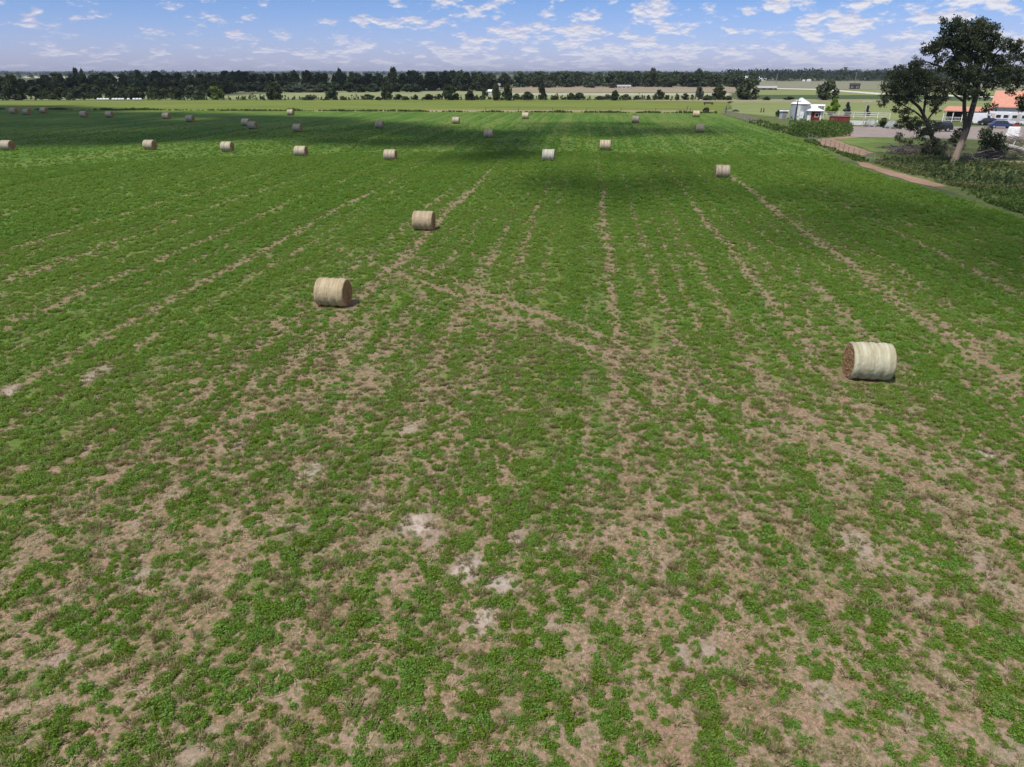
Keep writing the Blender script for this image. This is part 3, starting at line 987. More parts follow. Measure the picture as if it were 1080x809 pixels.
me_ = MB().add([(-22000, -3000, 0), (22000, -3000, 0), (22000, 22000, 0), (-22000, 22000, 0)], [(0, 1, 2, 3)])
tag(me_.build('ground', M['land']), kind='structure')
Z = 0.004
sheet('meadow', [(-330, 205, 0), (-95, 206, 0), (39, 208, 0)] + PX((764, 117.5), (772, 106.5), (520, 105), (270, 105.5), (0, 106.5), (-160, 107)), M['meadow'], Z, 1.0, 1)
sheet('dry_strip', PX((330, 118.3), (540, 118), (690, 118.4), (760, 118.3), (752, 116.2), (640, 116.2), (480, 115.8), (330, 117)), M['tan_strip'], 2 * Z, .6, 2)
sheet('tan_margin', PX((655, 105.8), (755, 107), (1000, 107.5), (1000, 105), (750, 104.6)), M['brown_land'], 2 * Z, 1.0, 12)
sheet('pasture', PX((-160, 106), (0, 105.6), (270, 104.8), (520, 104.4), (770, 104.4), (770, 98), (560, 97.5), (520, 95.6), (0, 96), (-160, 96)), M['pasture'], Z, 2.0, 3)
sheet('fallow_land', PX((545, 97.3), (790, 97.5), (790, 94.4), (770, 91.2), (560, 91), (520, 94.6)), M['brown_land'], 2 * Z, 2.0, 4)
sheet('pale_strip', PX((540, 100.4), (770, 100.8), (770, 98.6), (540, 98.2)), M['pale_field'], 3 * Z, 1.5, 5)
sheet('paddock', PX((770, 118.6), (850, 127), (1000, 128), (1180, 128), (1180, 107), (1000, 106.5), (770, 106)), M['green_right'], Z, 1.0, 6)
sheet('dark_crop_strip', PX((790, 104), (1000, 105), (1200, 105), (1200, 100.6), (940, 100.4), (790, 100.2)), M['dark_crop'], 3 * Z, 1.0, 7)
sheet('far_paddock', PX((780, 100), (1200, 101), (1200, 94.8), (780, 95)), M['green_right'], Z, 2.0, 8)
sheet('gravel_road', PX((815, 92.9), (870, 94), (930, 98.2), (1100, 103), (1100, 104.4), (925, 99.6), (868, 95), (815, 93.7)), M['road'], 4 * Z, .3, 9)
sheet('dry_range', PX((770, 94.6), (1200, 94.6), (1200, 85.5), (770, 85.6)), M['mauve_field'], Z, 3, 10)
sheet('stubble_field', PX((25, 82.4), (130, 82.6), (130, 80.4), (25, 80.4)), M['pale_field'], 2 * Z, 5, 11)
# right-hand side of the hay field
sheet('field_verge', [(35.0, -20, 0), (120, -20, 0)] + PX((1180, 200), (1180, 128), (1000, 127), (850, 126), (771, 118.4)) + [(34, 205, 0)], M['verge'], 0.006, .6, 20)
sheet('gravel_yard', PX((860, 134), (900, 133.4), (1180, 133.5), (1180, 148.5), (1040, 147.5), (950, 145), (893, 144.5)), M['yard'], 0.014, .4, 21)
sheet('lawn', PX((893, 146), (945, 146), (975, 150), (975, 160), (928, 161), (900, 153), (880, 148)), M['lawn'], 0.018, .4, 22)
sheet('lane', PX((862, 147), (895, 143.5), (908, 145), (880, 147.2), (897, 153.5), (922, 161), (908, 164.5), (880, 158), (858, 150)), M['dirt'], 0.022, .25, 23)
sheet('dirt_track', PX((903, 170), (918, 173), (940, 180), (968, 188), (1000, 197), (985, 197.5), (955, 190.5), (925, 181), (906, 174)), M['dirt'], 0.036, .3, 24)
sheet('dirt_patch', PX((1055, 171), (1100, 168), (1120, 176), (1075, 176)), M['dirt'], 0.02, .3, 25)


# hills on the horizon
def hills():
    V, F = [], []
    n = 160
    for i in range(n + 1):
        az = R(-55 + 110 * i / n)
        for k, (d, hs) in enumerate(((7600, 0), (8600, 1), (10500, 1.0), (12500, 0))):
            h = hs * .72 * (16 + 26 * float(vnoise(az * 6, k * .3, 1.0, 3)) + 14 * float(vnoise(az * 17, k * .3, 1.0, 4)) + max(0, math.degrees(az) - 0) * 0.55)
            V.append((d * math.sin(az - YAW * 0), d * math.cos(az), h - 1))
    for i in range(n):
        for k in range(3):
            a = i * 4 + k
            F.append((a, a + 4, a + 5, a + 1))
    o = np_mesh('hills', V, F, GM('hill_scrub', [(0.05, 0.07, 0.04), (0.09, 0.10, 0.06), (0.12, 0.12, 0.08)], 0.003, None, .02), None, True)
    tag(o, kind='structure')


hills()


# ------------------------------------------------------------------ trees
def crown_pts(rng, lobes, per, size):
    C, S = [], []
    for (x, y, z, r, fl) in lobes:
        n = max(8, int(per * r * r))
        p = ball(n, rng, 0.40) * r
        p[:, 2] *= fl
        C.append(p + np.array([x, y, z])); S.append(size * (0.6 + 0.8 * rng.random(n)))
    return np.concatenate(C), np.concatenate(S)


def make_tree(name, label, cat, H, W, mat, seed, lobes=15, leaf=.42, per=42, low=.12, group=None, trunk=True, pointy=0.0):
    rng = np.random.default_rng(seed)
    root = thing(name, label, cat, group=group)
    L = []
    for i in range(lobes):
        t = (i + rng.random()) / lobes
        z = H * (low + (0.90 - low) * t)
        prof = math.sin(math.pi * min(1, max(0.0, (t * 0.80 + 0.20)))) ** .6
        prof = prof * (1 - pointy) + (1 - t) * pointy
        a = rng.random() * 6.28
        rr = W * .5 * prof * (0.30 + 0.55 * rng.random())
        r = W * (0.13 + 0.11 * rng.random()) * (0.6 + .5 * prof)
        L.append((rr * math.cos(a), rr * math.sin(a), min(z, H - r * .8), r, .85))
    C, S = crown_pts(rng, L, per, leaf)
    V, F = leaf_geo(C, S, rng, .7)
    V[:, 2] = np.maximum(V[:, 2], 0.02)
    np_mesh('crown', V, F, mat, root)
    if trunk:
        b = MB()
        b.tube([(0, 0, -.1), (0.1, 0, H * .2), (0.0, .1, H * .45), (0.1, 0, H * .7)], [W * .035, W * .028, W * .02, W * .008], 7)
        for (x, y, z, r, f) in L[::3]:
            b.tube([(0.05, 0, z * .55), (x * .5, y * .5, z * .8), (x, y, z)], [W * .015, W * .011, W * .005], 5)
        b.build('trunk', M['bark_dark'], root)
    return root


protos = {}
for kind, mat, Hh, Ww, n in (('dark', 'leaf_dark', 11, 10, 5), ('mid', 'leaf_mid', 9, 9, 4), ('grey', 'leaf_grey', 7, 8, 2)):
    protos[kind] = []
    for k in range(n):
        protos[kind].append((kind, mat, Hh * (0.9 + .2 * random.random()), Ww * (.85 + .35 * random.random()), 100 + k + len(kind) * 7))
PROTO_OBJ = {}


def plant_tree(name, label, cat, group, kind, k, P, H, W, rz=None):
    kind_, mat, ph, pw, seed = protos[kind][k % len(protos[kind])]
    key = (kind, k % len(protos[kind]), name)
    if key not in PROTO_OBJ:
        o = make_tree(name, label, cat, ph, pw, M[mat], seed, 20, .55, 24, .10)
        PROTO_OBJ[key] = o
    else:
        o = copy_tree(PROTO_OBJ[key])
    tag(o, label, cat, group)
    if not group and 'group' in o: del o['group']
    o.location = P
    o.rotation_euler = (0, 0, random.random() * 6.28 if rz is None else rz)
    s = W / pw
    o.scale = (s, s, H / ph)
    return o


tr = random.Random(12)


def row(x0, x1, step, base, top, wpx, kinds, label, group, jx=.4, jy=.5, jt=1.6, skip=0.0):
    x = x0
    while x < x1:
        px = x + tr.uniform(-jx, jx) * step
        x += step * tr.uniform(.75, 1.25)
        if tr.random() < skip: continue
        py = base + tr.uniform(-jy, jy)
        P = G(px, py)
        m = mpp(P)
        H = (py - top + tr.uniform(-jt, jt)) * m
        W = wpx * m * tr.uniform(.8, 1.3)
        kd = tr.choice(kinds)
        plant_tree('broadleaf_tree', label, 'tree', group, kd, tr.randrange(5), P, max(2.5, H), W)


row(-14, 24, 8, 104.5, 80, 15, ['dark'], 'tall dark tree in the clump at the left picture edge beyond the meadow', 'trees at the left edge clump')
row(16, 235, 9, 104.2, 91, 13, ['dark', 'mid'], 'dark tree in the front rank of the left wood beyond the meadow', 'front trees of the left wood', jt=3.0)
row(-8, 250, 10, 99, 83, 17, ['dark', 'mid', 'mid'], 'dark tree in the middle rank of the left wood behind its front trees', 'middle trees of the left wood', jt=3)
row(100, 262, 10, 95.5, 77.5, 17, ['dark'], 'tall dark tree in the back rank of the left wood standing against the horizon', 'back trees of the left wood', jt=2)
row(50, 96, 8, 96.5, 78, 14, ['dark'], 'tall dark tree of the back clump behind the left wood against the horizon', 'back clump of the left wood', jt=2)
row(240, 525, 9, 95.8, 77, 17, ['dark'], 'dark rounded tree in the long tree line across the middle of the horizon', 'trees of the middle tree line', jt=1.8)
row(250, 440, 11, 97, 88, 14, ['dark', 'mid'], 'low dark tree at the foot of the long middle tree line', 'low trees of the middle tree line', jt=2)
row(455, 780, 9, 91.6, 77.5, 17, ['dark', 'mid', 'mid'], 'dark tree in the tree line behind the brown fallow land', 'trees behind the fallow land', jt=1.8)
row(560, 800, 12, 90, 77, 18, ['dark', 'mid'], 'dark tree in the rear rank of the tree line behind the fallow land', 'rear trees behind the fallow land', jt=1.5)

# trees that stand out of the tree lines
for (px, by, ty, w, kd, lab) in (
        (84.5, 96, 73, 9, 'dark', 'taller of two tall trees sticking up over the left wood, left of the pair'),
        (90.5, 96, 73, 6, 'dark', 'narrow tall tree sticking up over the left wood, right of the pair'),
        (148, 96, 75, 14, 'dark', 'broad dark tree with highest rounded top over the left wood'),
        (360, 96, 72.5, 9, 'dark', 'narrow tall dark tree rising over the middle tree line, left one'),
        (415, 96, 72.3, 12, 'dark', 'tallest rounded dark tree rising over the middle tree line'),
        (486, 95, 74.5, 14, 'dark', 'broad dark tree rising at the right part of the middle tree line'),
        (687, 91.5, 72.6, 12, 'mid', 'tallest tree rising over the tree line behind the fallow land'),
        (736, 91.5, 73, 15, 'mid', 'broad rounded tree rising near the right end of the fallow tree line')):
    P = G(px, by); m = mpp(P)
    plant_tree('broadleaf_tree', lab, 'tree', None, kd, tr.randrange(5), P, (by - ty) * m, w * m)

# free-standing trees and shrubs
for (px, by, ty, w, kd, lab) in (
        (291, 105.4, 87.5, 18, 'mid', 'rounded olive green tree standing alone at the meadow edge, left of centre'),
        (351, 105.4, 93, 13, 'mid', 'small broad tree on a short trunk between low shrubs at the meadow edge'),
        (409, 105.2, 87, 13, 'mid', 'slim upright tree on a visible trunk below the tallest middle tree'),
        (474, 105.6, 89, 17, 'mid', 'spreading pale olive tree in front of the row of far houses'),
        (511, 102, 94, 7, 'dark', 'small round dark bush beside a white shed in the pasture'),
        (523, 106, 88, 10, 'mid', 'left one of two close dark trees just left of the picture middle'),
        (535, 106, 88, 12, 'mid', 'right one of two close dark trees just left of the picture middle'),
        (557, 105.6, 97, 14, 'dark', 'wide dark shrub left of the narrow upright tree at the meadow edge'),
        (571, 105.4, 89.5, 10, 'dark', 'narrow upright dark tree at the meadow edge in front of fallow land'),
        (649, 106, 95.5, 11, 'dark', 'tallest dark shrub in the fringe below the fallow land'),
        (737, 104.6, 91, 8, 'grey', 'thin greyish upright tree left of the olive tree at the right meadow edge'),
        (757.5, 105.4, 90, 15, 'mid', 'olive tree at the right end of the meadow edge shrubs'),
        (788, 105.2, 83.5, 24, 'mid', 'broad dark olive tree standing beyond the rail fence corner'),
        (872, 105.6, 85, 22, 'mid', 'broad dark tree standing behind the grain bin and beside the gravel road'),
        (229, 105.0, 91, 17, 'lime', 'bright lime green bush at the right end of the left wood'),
        (211, 105.0, 95.5, 16, 'mid', 'olive bush beside the bright lime green bush at the left wood'),
        (316, 97.5, 89.5, 20, 'grey', 'grey green willow under the left part of the middle tree line'),
        (333, 97.5, 90.5, 18, 'grey', 'grey green willow to the right of a similar willow under the tree line'),
        (286, 98, 89.5, 14, 'grey', 'small grey willow behind the lone olive tree'),
        (580, 92.6, 85.5, 13, 'grey', 'pale grey bush in front of the tree line at the fallow land'),
        (622, 92.6, 86.5, 11, 'grey', 'pale grey bush at the middle of the fallow land edge'),
        (648, 92.8, 87, 12, 'grey', 'pale grey bush beside the long low shed on the fallow land')):
    P = G(px, by); m = mpp(P)
    if kd == 'lime':
        o = make_tree('lime_bush', lab, 'bush', (by - ty) * m, w * m, M['leaf_lime'], 77, 14, .5, 22, .05)
        o.location = P
    else:
        bush = 'bush' in lab or 'shrub' in lab
        plant_tree('bush' if bush else 'broadleaf_tree', lab, 'bush' if bush else 'tree', None, kd, tr.randrange(5), P, (by - ty) * m, w * m)
shr = [(326, 5, 12), (345, 4, 6), (363, 4, 6), (388, 5, 10), (399, 5, 8), (420, 5, 8), (427, 5, 9), (438, 6, 7), (452, 8, 12), (463, 8, 9), (482, 6, 8), (495, 10, 10),
       (503, 6, 6), (509, 4, 5), (545, 6, 8), (585, 5, 8), (602, 6, 9), (611, 8, 10), (632, 5, 8), (640, 6, 8), (660, 5, 8), (672, 5, 8), (684, 6, 6), (695, 9, 8),
       (703, 6, 6), (714, 7, 7), (722, 6, 9), (746, 5, 10), (768, 5, 9), (808, 5, 12), (832, 5, 14), (18, 6, 9), (55, 8, 10), (74, 7, 9), (131, 6, 8)]
for px, h, w in shr:
    P = G(px, 105.4 + tr.uniform(-.5, .4)); m = mpp(P)
    plant_tree('shrub', 'low dark green shrub in the thin row along the far edge of the meadow', 'shrub', 'shrubs along the meadow edge', tr.choice(['mid', 'mid', 'grey', 'dark']), tr.randrange(5), P, h * m * tr.uniform(.7, 1.2), w * m * tr.uniform(.7, 1.4))


# woods far off
def far_woods():
    rng = np.random.default_rng(31)
    C, S = [], []

    def belt(x0, x1, by, n, h, spread, sz):
        for i in range(n):
            px = rng.uniform(x0, x1)
            P = G(px, by + rng.normal() * spread)
            d = math.hypot(P.x, P.y)
            hh = h * (0.75 + .5 * float(vnoise(px, by * 3, 14, 8))) * (0.8 + .4 * rng.random())
            k = 26
            p = ball(k, rng, .4) * np.array([hh * .55, hh * .55, hh * .52])
            C.append(p + np.array([P.x, P.y, hh * .52])); S.append(sz * hh * (.09 + .07 * rng.random(k)))
    belt(765, 1190, 85.2, 420, 13, .35, 1.0)
    belt(765, 1190, 82.5, 420, 14, .4, 1.1)
    belt(-120, 1200, 79.6, 900, 14, .25, 1.3)
    belt(-120, 1200, 78.4, 800, 14, .15, 1.8)
    belt(-120, 240, 83, 130, 11, .8, 1.0)
    V, F = leaf_geo(np.concatenate(C), np.concatenate(S), rng, .75)
    V[:, 2] = np.maximum(V[:, 2], .05)
    o = np_mesh('far_woods', V, F, M['leaf_wood'])
    tag(o, 'dark belts of distant woodland along the whole horizon', 'woodland', kind='stuff')


far_woods()


# ------------------------------------------------------------------ the big elm and its leaning neighbour
def limb(b, pts, r0, r1, n=8):
    k = len(pts)
    # soften the polyline
    out = []
    for i in range(k - 1):
        p0 = pts[max(i - 1, 0)]; p1 = pts[i]; p2 = pts[i + 1]; p3 = pts[min(i + 2, k - 1)]
        for j in range(4):
            t = j / 4
            out.append(0.5 * ((2 * p1) + (p2 - p0) * t + (2 * p0 - 5 * p1 + 4 * p2 - p3) * t * t + (3 * p1 - p0 - 3 * p2 + p3) * t ** 3))
    out.append(pts[-1])
    rad = [r0 + (r1 - r0) * i / (len(out) - 1) for i in range(len(out))]
    b.tube(out, rad, n)


def survey_tree(name, label, base, limbs, lobes, seed, mat, per, leaf, bark):
    P = G(*base)
    rng = np.random.default_rng(seed)
    root = thing(name, label, 'tree', P)
    b = MB()
    for path, r0, r1 in limbs:
        pts = [above(px, py, P, dd) - P for px, py, dd in path]
        if path[0][1] >= base[1] - 1: pts[0].z = -.25
        limb(b, pts, r0, r1)
    C, S = [], []
    m = mpp(P)
    for (px, py, r, dd, dens) in lobes:
        c = above(px, py, P, dd) - P
        rr = r * m * 1.28
        # each lobe is a spray of smaller leaf clusters with gaps between
        nsub = max(8, int(9 + rr * 10))
        for j in range(nsub):
            d = ball(1, rng, .36)[0] * rr * np.array([1.05, 1.1, .85])
            sr = rr * (0.24 + .20 * rng.random())
            n = int(per * sr * sr * dens) + 5
            p = np.clip(rng.normal(size=(n, 3)) * .52, -1.3, 1.3) * sr
            p[:, 2] *= .75
            p[:, 2] -= 0.10 * sr
            C.append(p + d + np.array(c)); S.append(leaf * (.6 + .8 * rng.random(n)))
            if j % 4 == 0:
                e = Vector(c) + Vector(d)
                mid = Vector(c) * .5 + e * .5 + Vector((0, 0, -.1 * rr))
                b.tube([Vector(c) + Vector((0, 0, -.45 * rr)), mid, e], [.05, .035, .012], 5)
    V, F = leaf_geo(np.concatenate(C), np.concatenate(S), rng, .62)
    np_mesh('crown', V, F, mat, root)
    b.build('trunk', bark, root, True)
    print(name, len(F))
    return root


elm_limbs = [
    ([(1005, 174, 0), (1011, 158, 0), (1019, 138, 0), (1024, 120, 0), (1029, 102, 0), (1032, 88, 0)], .44, .24),
    ([(1017, 144, 0), (1018, 130, 0), (1017, 114, -.3), (1018, 98, -.5), (1021, 82, -.6), (1022, 64, -.8)], .28, .10),
    ([(1032, 88, 0), (1033, 70, .3), (1036, 52, .5), (1038, 34, .6)], .25, .06),
    ([(1031, 92, 0), (1040, 74, 1), (1047, 60, 1.4), (1056, 52, 1.8), (1068, 49, 2)], .18, .04),
    ([(1021, 82, -.6), (1012, 66, -1), (1004, 52, -1.4), (1000, 38, -1.8), (1003, 26, -1.8)], .16, .04),
    ([(1030, 90, 0), (1012, 76, -.8), (996, 72, -1.2), (980, 66, -1.6), (970, 64, -1.8)], .15, .04),
    ([(1018, 108, -.3), (1012, 104, -.6), (1004, 98, -1), (998, 90, -1.2)], .16, .05),
    ([(1033, 80, 0), (1044, 84, 1.2), (1054, 88, 1.8), (1066, 84, 2.2)], .20, .06),
    ([(1036, 52, .5), (1028, 44, 0), (1022, 34, -.4), (1020, 28, -.6)], .14, .05),
]
elm_lobes = [(1028, 80, 7, -.3, .9), (1034, 62, 8, .3, 1), (1022, 88, 6, -.4, .9), (1036, 90, 6, .6, .8), (1030, 52, 9, .2, 1), (1015, 58, 7, -.6, 1), (1046, 60, 6, 1.2, .9), (1004, 24, 8, -1.6, 1), (1010, 31, 7, -1.6, 1), (1024, 29, 10, -.6, 1), (1037, 29, 10, .6, 1), (996, 38, 6, -1.6, .8), (983, 49, 7.5, -1.8, .9), (976, 53, 4, -1.8, .8),
             (1002, 45, 9, -1.4, 1), (992, 58, 5, -1.5, .8), (1022, 44, 12, 0, 1), (1040, 42, 10, .8, 1), (1047, 48, 7, 1.2, .9),
             (1060, 47, 6, 1.8, .8), (1067, 45, 6, 2, .8), (1077, 50, 8, 2.2, .9), (1078, 60, 5, 2.2, .7), (1057, 66, 10, 1.8, 1), (1064, 76, 8, 2, .9), (1074, 88, 9, 2.2, .9),
             (1005, 69, 7, -1.2, 1), (992, 69, 6, -1.6, .9), (1014, 76, 9, -.6, 1), (1026, 66, 9, .2, .9), (1008, 60, 7, -1, .8), (1052, 86, 8, 1.6, .7), (1042, 76, 7, 1, .7),
             (1016, 95, 8, -.6, 1), (1010, 88, 7, -1, .9), (1026, 97, 6, 0, .8), (1038, 100, 5, 1, .6), (1043, 114, 6, 1.4, .5), (1078, 104, 6, 2.4, .8), (1085, 70, 9, 2.6, .9), (1086, 112, 7, 2.6, .8)]
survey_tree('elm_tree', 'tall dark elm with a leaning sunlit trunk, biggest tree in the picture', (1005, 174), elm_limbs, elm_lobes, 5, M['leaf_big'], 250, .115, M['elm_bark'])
lean_limbs = [
    ([(986, 152, 0), (982, 142, 0), (977, 128, 0), (970, 114, -.2), (961, 106, -.5), (954, 96, -.8)], .32, .12),
    ([(978, 130, 0), (968, 120, -.6), (958, 114, -1), (948, 108, -1.4)], .15, .05),
    ([(974, 120, 0), (976, 104, .4), (976, 90, .8), (970, 76, 1)], .18, .06),
    ([(977, 128, 0), (986, 116, .8), (994, 104, 1.2), (996, 92, 1.4)], .14, .05)]
lean_lobes = [(968, 66, 6, .8, .9), (975, 74, 7, .8, 1), (962, 73, 7, .4, 1), (950, 77, 8, -.6, 1), (939, 88, 7, -1.2, 1), (948, 92, 9, -.8, 1), (960, 88, 10, 0, 1), (974, 88, 10, .8, 1),
              (988, 86, 8, 1.2, 1), (996, 92, 7, 1.4, .9), (935, 100, 6, -1.4, .9), (932, 108, 4, -1.4, .7), (948, 106, 7, -.8, .9), (958, 104, 6, -.2, .8), (966, 100, 7, .2, .9), (984, 103, 8, .8, 1), (994, 104, 6, 1.2, .8),
              (954, 119, 5, -.6, .8), (946, 116, 4, -1, .6), (986, 114, 5, .8, .7), (960, 128, 6, -.4, .9), (968, 133, 7, 0, .9), (950, 131, 5, -.6, .7), (984, 134, 7, .6, 1), (974, 140, 6, .2, .9), (950, 145, 5, -.8, .6), (960, 150, 5, -.4, .6)]
survey_tree('leaning_tree', 'low dark tree leaning left with drooping branches, beside the tall elm', (987, 157), lean_limbs, lean_lobes, 6, M['leaf_big'], 280, .105, M['bark_dark'])


def bushy(name, label, cat, px, by, ty, w, mat, seed, leaf=.2, per=60, low=.05, pointy=0.0, lobes=16):
    P = G(px, by); m = mpp(P)
    o = make_tree(name, label, cat, (by - ty) * m, w * m, mat, seed, lobes, leaf, per, low, None, True, pointy)
    o.location = P
    return o


bushy('bush', 'dark bush at the foot of the tall elm, right of its trunk', 'bush', 1036, 166, 134, 38, M['leaf_big'], 61, .14, 150)
bushy('bush', 'small dark bush behind the elm trunk, on its left side', 'bush', 1008, 158, 132, 22, M['leaf_big'], 62, .14, 150)
bushy('bush', 'dark bush among the dead branches below the leaning tree', 'bush', 981, 164, 145, 30, M['leaf_big'], 63, .14, 150)
bushy('bush', 'low dark shrub at the right picture edge above the fallen log', 'bush', 1077, 122, 108, 14, M['leaf_big'], 64, .25, 50)
bushy('broadleaf_tree', 'bright yellow green tree beside the white roofed red shed', 'tree', 877.3, 122, 104.5, 13, M['leaf_bright'], 65, .25, 300, .10)
bushy('spruce_tree', 'blue grey spruce right of the bright yellow green tree, taller of two', 'spruce', 892.3, 122, 107.5, 9, M['leaf_spruce'], 66, .22, 420, .04, 1.0, 18)
bushy('spruce_tree', 'smaller blue grey spruce farther right along the white yard fence', 'spruce', 913.8, 122, 111, 7.5, M['leaf_spruce'], 67, .22, 420, .04, 1.0, 16)
bushy('bush', 'small dark green bush left of the grain bin annex', 'bush', 820.5, 123, 116, 6, M['leaf_mid'], 68, .22, 250)
bushy('bush', 'dark green bush alone on the meadow left of the rail fence corner', 'bush', 745, 118.4, 113.6, 7, M['leaf_mid'], 69, .25, 200)
bushy('bush', 'grey green bush at the corral fence by the leaning tree', 'bush', 931, 134, 124, 10, M['leaf_mid'], 70, .22, 200)


# tall weeds (uncountable)
def weeds(name, label, poly, n, h, mat, seed, leaf=.16, keep=None):
    rng = np.random.default_rng(seed)
    P = [p for p in poly]
    xs = [p.x for p in P]; ys = [p.y for p in P]

    def inside(x, y):
        c = False
        j = len(P) - 1
        for i in range(len(P)):
            if (P[i].y > y) != (P[j].y > y) and x < (P[j].x - P[i].x) * (y - P[i].y) / (P[j].y - P[i].y) + P[i].x: c = not c
            j = i
        return c
    C, S = [], []
    k = 0
    while k < n:
        x, y = rng.uniform(min(xs), max(xs)), rng.uniform(min(ys), max(ys))
        if not inside(x, y): continue
        k += 1
        f = float(fbm(np.array([x]), np.array([y]), 5, seed, 2)[0])
        if f < .46 and rng.random() < .85: continue
        hh = h * (.25 + 1.3 * f * f * 1.6) * (.6 + .7 * rng.random())
        m = 16
        t = rng.random(m) ** .8
        p = np.stack([x + rng.normal(size=m) * .16 * (1.3 - t) * hh ** .5, y + rng.normal(size=m) * .16 * (1.3 - t) * hh ** .5, t * hh + .02], 1)
        C.append(p); S.append(leaf * (.6 + .8 * rng.random(m)))
    V, F = leaf_geo(np.concatenate(C), np.concatenate(S), rng, .4, .0)
    o = np_mesh(name, V, F, mat)
    return tag(o, label, 'weeds', kind='stuff')


weeds('tall_weeds', 'tall green weeds in front of the red steel container', PX((830, 141), (836, 136), (860, 131.5), (893, 131.5), (899, 137), (897, 143.5), (870, 146), (845, 146)), 1500, 1.25, M['weed'], 71)
weeds('ditch_weeds', 'rank dark green weeds along the ditch below the tall elm', PX((925, 169), (975, 167), (1040, 172), (1110, 176), (1110, 202), (1010, 196), (965, 184), (935, 176)), 620, .65, M['weed_dark'], 72, .13)
weeds('ditch_grass', 'lighter rough grass among the dark weeds below the tall elm', PX((918, 171), (975, 166), (1040, 170), (1110, 173), (1110, 204), (1010, 198), (965, 186), (935, 177)), 3600, .32, M['rough'], 79, .11)
weeds('fence_weeds', 'dark weeds along the foot of the rail fence beside the field', PX((788, 126), (800, 127), (838, 137), (850, 146), (836, 143.5), (812, 137), (790, 130)), 450, .45, M['weed'], 73)
weeds('lane_weeds', 'thin weeds between the field edge and the lane', PX((850, 148), (860, 150), (906, 167), (926, 172), (905, 171), (868, 156), (848, 149.5)), 450, .4, M['weed'], 74)
weeds('far_edge_weeds', 'ragged dark weeds along the far edge of the hay field', [Vector((-260, 212.6, 0)), Vector((36, 212.6, 0)), Vector((36, 214.6, 0)), Vector((-260, 214.6, 0))], 2600, .4, M['weed'], 75, .2)
weeds('verge_grass', 'longer green grass on the verge right of the hay field', PX((1005, 199), (1110, 204), (1140, 226), (1086, 230), (1040, 214)), 2400, .45, M['weed'], 76, .10)


weeds('meadow_scrub', 'low uneven scrub along the far edge of the meadow', PX((-40, 106.2), (280, 106), (520, 105.9), (760, 106), (760, 104.6), (520, 104.3), (280, 104.6), (-40, 104.8)), 650, 1.3, M['weed_dark'], 78, .4)
# dead branches piled under the trees
def brush(name, label, pts, n, ln, h, seed):
    rng = np.random.default_rng(seed)
    c = sum(pts, Vector()) / len(pts)
    root_ = thing(name, label, 'brush pile', c)
    b = MB()
    for i in range(n):
        t = rng.random()
        k = min(int(t * (len(pts) - 1)), len(pts) - 2)
        p = pts[k].lerp(pts[k + 1], t * (len(pts) - 1) - k) - c
        p = p + Vector((rng.normal() * .9, rng.normal() * .9, abs(rng.normal()) * h * .4 + .05))
        a = rng.random() * 6.28
        L = ln * (.4 + rng.random())
        e = p + Vector((math.cos(a) * L, math.sin(a) * L, rng.normal() * .35 * L * .5 + .12 * L))
        e.z = max(e.z, .05)
        mid = p.lerp(e, .5) + Vector(rng.normal(size=3)) * .12 * L
        mid.z = max(mid.z, .05)
        b.tube([p, mid, e], [.035 + .03 * rng.random(), .025, .008], 5)
    b.build('branches', M['twig'], root_)
    return root_


brush('brush_pile', 'long grey heap of dead branches under the leaning tree', PX((938, 162), (960, 162), (985, 161), (1000, 163)), 380, 1.6, 1.3, 81)
brush('brush_pile', 'brown heap of dead branches right of the elm trunk by the log', PX((1012, 172), (1030, 168), (1050, 166), (1075, 167)), 300, 1.6, 1.3, 82)
brush('brush_pile', 'twig heap with dead limbs at the right edge behind the white log', PX((1058, 156), (1072, 152), (1095, 150)), 150, 2.0, 1.3, 83)


def log(name, label, a, b_, r, mat):
    P, Q = G(*a), G(*b_)
    d = Q - P
    root_ = thing(name, label, 'log', P)
    b = MB()
    pts = [Vector((0, 0, r)), d * .3 + Vector((.1, .05, r * 1.1)), d * .65 + Vector((-.05, .1, r * 1.05)), d + Vector((0, 0, r * .95))]
    limb(b, pts, r, r * .72, 12)
    b.build('stem', mat, root_, True)
    s = MB()
    for t, a_, L in ((.25, .9, 1.0), (.5, -.7, .8), (.75, 1.1, .7)):
        p = d * t + Vector((0, 0, r * 1.4))
        s.tube([p, p + Vector((math.cos(a_) * .3 * L, math.sin(a_) * .3 * L, .35 * L)), p + Vector((math.cos(a_) * .6 * L, math.sin(a_) * .5 * L, .8 * L))], [r * .35, r * .26, r * .12], 7)
    s.build('branch_stub', mat, root_, True)
    return root_


log('fallen_log', 'pale barkless fallen log lying at the right edge of the picture', (1059, 156), (1094, 165), .34, M['bare_wood'])
log('fallen_log', 'short brown log lying among dead branches right of the elm', (1040, 163), (1053, 168), .38, M['bark'])


# ------------------------------------------------------------------ farm buildings
def win(root, x, z, w, h, y, frame=M['white_paint']):
    f = MB()
    t = .10
    f.box((x, y, z + h / 2 - t / 2), (w, .10, t)).box((x, y, z - h / 2 + t / 2), (w, .10, t))
    f.box((x - w / 2 + t / 2, y, z), (t, .098, h - 2 * t)).box((x + w / 2 - t / 2, y, z), (t, .098, h - 2 * t))
    fo = f.build('window', frame, root)
    MB().box((x, y + .02, z), (w - 2 * t, .04, h - 2 * t)).build('pane', M['glass'], fo)


